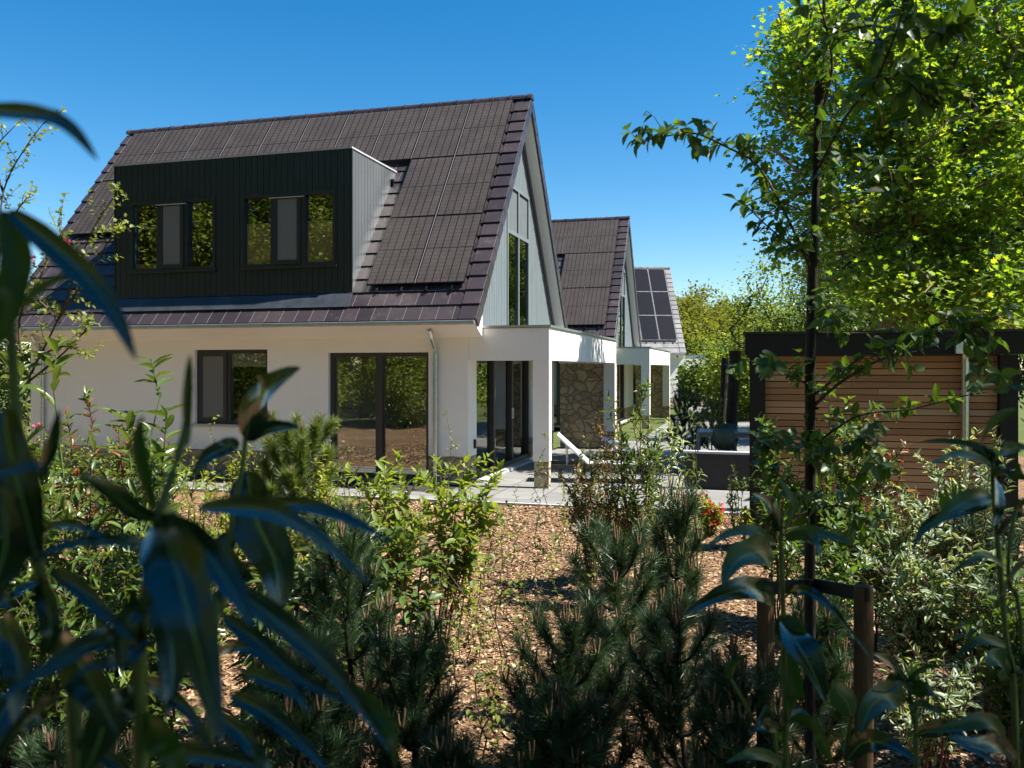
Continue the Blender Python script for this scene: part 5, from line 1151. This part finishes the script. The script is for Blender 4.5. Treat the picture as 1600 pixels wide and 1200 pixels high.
# left plant: three shoots of one rhododendron, half a metre away
ob = Gd(P(150, 576, .75)); fp = empty('rhododendron', ob, 0, label='large rhododendron close in front of us on the left, broad dark leaves shining blue', cat='shrub')
stem(fp, [(160, 3000, .75), (120, 1200, .66), (90, 1020, .64), (60, 880, .62), (30, 700, .62), (15, 480, .60), (5, 330, .58)], .006, .003, 'greenstem', ob)
stem(fp, [(230, 3000, .80), (220, 1200, .62), (222, 1000, .60), (235, 880, .58), (250, 800, .58), (285, 690, .60), (292, 640, .62)], .006, .0022, 'greenstem', ob)
stem(fp, [(260, 3000, .85), (330, 1100, .9), (345, 960, .92), (362, 820, .94), (380, 720, .95), (384, 668, .95)], .005, .0025, 'greenstem', ob)
LV = [
 ([(-60, 170, .55), (30, 178, .52), (100, 195, .50), (152, 250, .50)], 42, 30), ([(15, 328, .58), (95, 395, .55), (165, 470, .52), (212, 562, .50)], 50, 25),
 ([(8, 330, .58), (30, 400, .57), (15, 470, .56), (-15, 560, .56)], 60, 10), ([(20, 480, .60), (60, 455, .58), (95, 437, .56), (135, 425, .55)], 26, 20),
 ([(384, 690, .95), (392, 640, .92), (425, 605, .88), (470, 575, .85)], 74, 25), ([(374, 690, .95), (350, 700, .95), (322, 718, .93), (298, 748, .92)], 34, 15), ([(388, 690, .95), (420, 670, .95), (450, 668, .93), (468, 668, .92)], 26, 30),
 ([(292, 700, .62), (290, 640, .60), (294, 590, .58), (297, 555, .57)], 22, 0), ([(240, 800, .58), (222, 740, .57), (215, 690, .56), (222, 650, .55)], 32, 0), ([(245, 815, .58), (210, 800, .56), (170, 765, .54), (125, 742, .52)], 42, 25),
 ([(248, 808, .58), (270, 870, .52), (300, 980, .48), (345, 1160, .46)], 110, 30), ([(262, 815, .58), (310, 850, .54), (355, 910, .52), (395, 980, .50)], 62, 35),
 ([(310, 792, .66), (400, 795, .62), (480, 830, .58), (580, 915, .56)], 44, 48), ([(395, 785, .74), (470, 790, .70), (540, 812, .67), (615, 848, .64)], 34, 50), ([(340, 900, .60), (420, 960, .58), (520, 1050, .56), (615, 1180, .54)], 48, 42),
 ([(345, 960, .66), (400, 1000, .64), (470, 1060, .62), (548, 1100, .60)], 38, 40), ([(80, 890, .62), (120, 915, .60), (160, 955, .58), (208, 1000, .56)], 34, 40), ([(235, 850, .60), (170, 845, .58), (90, 860, .56), (-5, 920, .54)], 30, 48),
 ([(225, 1010, .60), (160, 1000, .58), (80, 1045, .56), (-15, 1100, .54)], 46, 38), ([(-60, 742, .50), (0, 738, .50), (40, 732, .50), (72, 733, .50)], 36, 45), ([(385, 735, .98), (400, 810, .95), (430, 880, .93), (437, 960, .92)], 92, 15),
 ([(360, 830, .95), (350, 870, .93), (380, 910, .92), (330, 880, .92)], 50, 15), ([(95, 1000, .62), (120, 1030, .60), (150, 1080, .58), (185, 1150, .57)], 80, 10), ([(380, 1048, .80), (420, 1062, .78), (460, 1085, .76), (486, 1115, .75)], 26, 45),
 ([(360, 1085, .80), (410, 1110, .78), (470, 1160, .76), (520, 1215, .74)], 34, 42), ([(225, 1172, .66), (290, 1175, .64), (350, 1185, .62), (410, 1200, .60)], 36, 45), ([(5, 640, .60), (20, 720, .58), (40, 800, .57), (60, 880, .56)], 95, 10),
 ([(0, 760, .56), (10, 840, .55), (-5, 900, .55), (-20, 960, .55)], 80, 15), ([(5, 965, .60), (20, 1000, .58), (30, 1060, .56), (20, 1130, .55)], 60, 25), ([(30, 1080, .64), (0, 1120, .62), (-20, 1170, .60), (-40, 1210, .6)], 60, 25),
 ([(215, 1080, .62), (170, 1120, .60), (150, 1170, .60), (130, 1215, .6)], 70, 15), ([(232, 900, .60), (262, 960, .58), (270, 1040, .57), (262, 1120, .56)], 60, 10), ([(330, 1110, .85), (370, 1140, .82), (400, 1180, .80), (430, 1220, .8)], 30, 40),
 ([(62, 905, .62), (30, 930, .60), (0, 940, .58), (-40, 935, .58)], 34, 45), ([(220, 1120, .62), (250, 1150, .6), (270, 1190, .6), (280, 1230, .6)], 60, 15), ([(545, 1060, .58), (590, 1110, .57), (612, 1150, .56), (618, 1200, .56)], 26, 20),
]
GREEN = {(8, 330), (20, 480), (292, 700), (240, 800), (220, 1120), (545, 1060)}
for path, wpx, roll in LV: big_leaf(fp, path, wpx * .9, roll, ob=ob, mat='rhodo_green' if path[0][:2] in GREEN else 'rhodo')
for path, wpx, roll in [
 ([(235, 1000, .60), (200, 1030, .58), (150, 1040, .56), (110, 1065, .55)], 26, 45), ([(228, 1060, .60), (260, 1080, .57), (300, 1120, .55), (330, 1175, .54)], 28, 35), ([(100, 1090, .64), (60, 1110, .62), (20, 1150, .60), (-10, 1200, .6)], 30, 40),
 ([(335, 1020, .9), (375, 1010, .86), (420, 1030, .84), (455, 1062, .82)], 20, 45), ([(340, 990, .92), (310, 985, .9), (280, 1000, .88), (262, 1025, .86)], 24, 30), ([(55, 840, .62), (90, 820, .6), (130, 825, .58), (165, 845, .57)], 22, 45),
 ([(40, 760, .62), (70, 720, .6), (85, 680, .59), (92, 640, .58)], 24, 15), ([(330, 1150, .85), (300, 1165, .82), (270, 1190, .8), (250, 1220, .8)], 24, 40), ([(120, 1160, .66), (150, 1170, .64), (190, 1200, .62), (220, 1230, .6)], 26, 40),
 ([(60, 900, .62), (75, 940, .61), (78, 990, .6), (60, 1040, .6)], 40, 15), ([(230, 940, .6), (205, 960, .58), (190, 1000, .57), (188, 1050, .56)], 40, 15)]: big_leaf(fp, path, wpx, roll, ob=ob)

gm = lambda path: ('rhodo_green', 'rhodo', 'rhodo_mid')[int(path[1][0] + path[2][1]) % 3]
# right plants: glossy shoots about a metre and a half away
ob = Gd(P(1228, 576, 1.6)); rp = empty('rhododendron', ob, 0, label='glossy rhododendron shoot at the lower right in front of the black strap', cat='shrub')
stem(rp, [(1236, 2200, 1.6), (1228, 1200, 1.6), (1226, 1050, 1.6), (1223, 930, 1.6), (1220, 850, 1.6), (1222, 800, 1.6)], .0065, .004, 'greenstem', ob)
stem(rp, [(1240, 2200, 1.62), (1215, 1200, 1.6), (1180, 1130, 1.55), (1158, 1090, 1.5), (1142, 1062, 1.5)], .004, .003, 'greenstem', ob)
for path, wpx, roll in [
 ([(1212, 850, 1.6), (1180, 832, 1.55), (1140, 835, 1.5), (1097, 862, 1.45)], 18, 50), ([(1220, 832, 1.6), (1214, 805, 1.58), (1200, 785, 1.55), (1176, 772, 1.5)], 22, 30), ([(1222, 825, 1.6), (1205, 800, 1.62), (1190, 780, 1.64), (1160, 783, 1.66)], 14, 40),
 ([(1212, 872, 1.6), (1185, 862, 1.5), (1150, 878, 1.42), (1130, 915, 1.38)], 40, 40), ([(1215, 940, 1.6), (1180, 922, 1.5), (1130, 930, 1.42), (1070, 960, 1.36)], 34, 45), ([(1226, 845, 1.6), (1255, 832, 1.55), (1290, 838, 1.5), (1332, 850, 1.46)], 20, 45),
 ([(1228, 840, 1.6), (1255, 840, 1.5), (1272, 850, 1.45), (1280, 868, 1.42)], 24, 30), ([(1228, 925, 1.6), (1262, 925, 1.55), (1310, 965, 1.5), (1362, 1032, 1.48)], 17, 45), ([(1225, 975, 1.6), (1245, 1005, 1.52), (1268, 1045, 1.48), (1290, 1098, 1.45)], 44, 15),
 ([(1222, 960, 1.6), (1232, 985, 1.58), (1245, 1000, 1.56), (1248, 1030, 1.55)], 36, 10), ([(1226, 1010, 1.6), (1232, 1050, 1.6), (1240, 1090, 1.6), (1232, 1125, 1.6)], 28, 10), ([(1142, 1062, 1.5), (1145, 1045, 1.48), (1160, 1030, 1.46), (1182, 1020, 1.45)], 18, 35),
 ([(1228, 1130, 1.6), (1250, 1130, 1.5), (1280, 1150, 1.45), (1302, 1195, 1.42)], 34, 30), ([(1225, 1140, 1.6), (1200, 1132, 1.55), (1190, 1135, 1.5), (1168, 1145, 1.48)], 18, 40), ([(1228, 1130, 1.6), (1245, 1118, 1.6), (1258, 1120, 1.6), (1280, 1135, 1.6)], 16, 40),
 ([(1225, 1195, 1.6), (1195, 1180, 1.55), (1165, 1180, 1.5), (1134, 1192, 1.48)], 16, 45), ([(1226, 830, 1.6), (1240, 790, 1.6), (1225, 760, 1.6), (1215, 745, 1.6)], 10, 20)]: big_leaf(rp, path, wpx * 1.25, roll, ob=ob, mat=gm(path))
big_leaf(rp, [(1222, 1160, 1.6), (1215, 1140, 1.6), (1212, 1160, 1.6), (1206, 1090, 1.6)], 8, 10, mat='rhodo_young', ob=ob)

ob = Gd(P(1425, 576, 1.75)); rp = empty('rhododendron', ob, 0, label='low glossy rhododendron shoot right of the right wooden stake', cat='shrub')
stem(rp, [(1440, 2200, 1.75), (1432, 1200, 1.75), (1428, 1130, 1.75), (1422, 1090, 1.75), (1418, 1060, 1.75)], .0065, .004, 'greenstem', ob)
stem(rp, [(1440, 2200, 1.75), (1330, 1260, 1.7), (1322, 1180, 1.65), (1330, 1120, 1.6)], .004, .003, 'greenstem', ob)
for path, wpx, roll in [
 ([(1418, 1070, 1.75), (1405, 1050, 1.68), (1390, 1035, 1.62), (1365, 1022, 1.58)], 22, 35), ([(1422, 1068, 1.75), (1445, 1048, 1.7), (1475, 1042, 1.66), (1502, 1046, 1.62)], 24, 40), ([(1418, 1095, 1.75), (1390, 1085, 1.66), (1360, 1105, 1.6), (1345, 1148, 1.56)], 34, 35),
 ([(1425, 1100, 1.75), (1440, 1105, 1.7), (1460, 1112, 1.66), (1482, 1115, 1.62)], 22, 35), ([(1330, 1122, 1.6), (1325, 1100, 1.58), (1310, 1080, 1.56), (1300, 1062, 1.55)], 34, 15), ([(1322, 1190, 1.62), (1350, 1160, 1.58), (1390, 1165, 1.54), (1430, 1190, 1.5)], 30, 45),
 ([(1430, 1150, 1.7), (1470, 1140, 1.65), (1510, 1165, 1.6), (1560, 1195, 1.56)], 26, 45), ([(1425, 1060, 1.75), (1430, 1075, 1.74), (1445, 1078, 1.72), (1460, 1085, 1.72)], 26, 25), ([(1418, 1062, 1.75), (1400, 1062, 1.7), (1385, 1075, 1.66), (1365, 1080, 1.62)], 20, 40)]: big_leaf(rp, path, wpx * 1.25, roll, ob=ob, mat=gm(path))
for dx in (-10, 0, 9): big_leaf(rp, [(1424, 1066, 1.75), (1424 + dx * .6, 1050, 1.75), (1424 + dx, 1040, 1.75), (1424 + dx * 1.5, 1030, 1.75)], 5, 5, mat='rhodo_young', ob=ob, n=6)

ob = Gd(P(1570, 576, 1.5)); rp = empty('rhododendron', ob, 0, label='tall glossy rhododendron shoot at the right edge in front of the dogwoods', cat='shrub')
stem(rp, [(1600, 2400, 1.5), (1588, 1200, 1.5), (1572, 1000, 1.5), (1560, 860, 1.5), (1552, 770, 1.5), (1550, 715, 1.5)], .0065, .0035, 'greenstem', ob)
stem(rp, [(1600, 2400, 1.5), (1600, 1100, 1.45), (1575, 900, 1.4), (1590, 780, 1.4)], .004, .003, 'greenstem', ob)
for path, wpx, roll in [
 ([(1550, 728, 1.5), (1522, 715, 1.45), (1490, 712, 1.4), (1450, 728, 1.36)], 16, 50), ([(1548, 722, 1.5), (1530, 700, 1.5), (1480, 690, 1.5), (1440, 690, 1.5)], 12, 40), ([(1553, 745, 1.5), (1555, 770, 1.44), (1555, 795, 1.4), (1552, 822, 1.38)], 34, 15),
 ([(1548, 775, 1.5), (1520, 778, 1.42), (1490, 795, 1.36), (1450, 830, 1.32)], 26, 42), ([(1546, 790, 1.5), (1500, 800, 1.48), (1450, 820, 1.46), (1425, 862, 1.45)], 16, 45), ([(1554, 722, 1.5), (1570, 705, 1.45), (1590, 700, 1.4), (1615, 705, 1.38)], 20, 35),
 ([(1556, 745, 1.5), (1580, 735, 1.45), (1605, 745, 1.4), (1630, 760, 1.38)], 26, 35), ([(1556, 735, 1.5), (1540, 712, 1.5), (1530, 705, 1.5), (1518, 702, 1.5)], 22, 20), ([(1568, 885, 1.5), (1540, 868, 1.46), (1510, 880, 1.42), (1475, 905, 1.4)], 10, 40),
 ([(1570, 930, 1.5), (1585, 900, 1.4), (1605, 880, 1.36), (1640, 860, 1.34)], 30, 35), ([(1575, 1010, 1.5), (1545, 1000, 1.45), (1520, 1005, 1.42), (1490, 1030, 1.4)], 14, 45), ([(1580, 1060, 1.5), (1570, 1040, 1.44), (1555, 1030, 1.4), (1540, 1040, 1.38)], 34, 30),
 ([(1580, 1060, 1.5), (1600, 1045, 1.45), (1620, 1040, 1.4), (1640, 1050, 1.38)], 30, 35), ([(1585, 1180, 1.5), (1550, 1130, 1.42), (1500, 1135, 1.38), (1450, 1145, 1.35)], 22, 45), ([(1590, 1190, 1.5), (1560, 1165, 1.4), (1530, 1165, 1.36), (1480, 1150, 1.34)], 24, 45),
 ([(1590, 640, 1.3), (1560, 655, 1.3), (1545, 675, 1.3), (1530, 700, 1.3)], 18, 30), ([(1560, 840, 1.5), (1590, 800, 1.45), (1600, 790, 1.4), (1640, 770, 1.38)], 24, 35), ([(1552, 612, 1.4), (1575, 605, 1.38), (1590, 606, 1.36), (1620, 612, 1.35)], 14, 40)]: big_leaf(rp, path, wpx * 1.25, roll, ob=ob, mat=gm(path))
for u, v in ((1548, 700), (1553, 698), (1558, 703)): big_leaf(rp, [(1552, 725, 1.5), (u, 715, 1.5), (u, 705, 1.5), (u, v - 8, 1.5)], 7, 5, mat='rhodo_young', ob=ob, n=6)
for i, (u, v) in enumerate(((1478, 770), (1490, 760), (1500, 752), (1470, 785))): big_leaf(rp, [(1490, 810, 1.5), (u + 2, 790, 1.5), (u, 775, 1.5), (u - 4, v - 15, 1.5)], 12, 10, mat='rhodo_young', ob=ob, n=8)
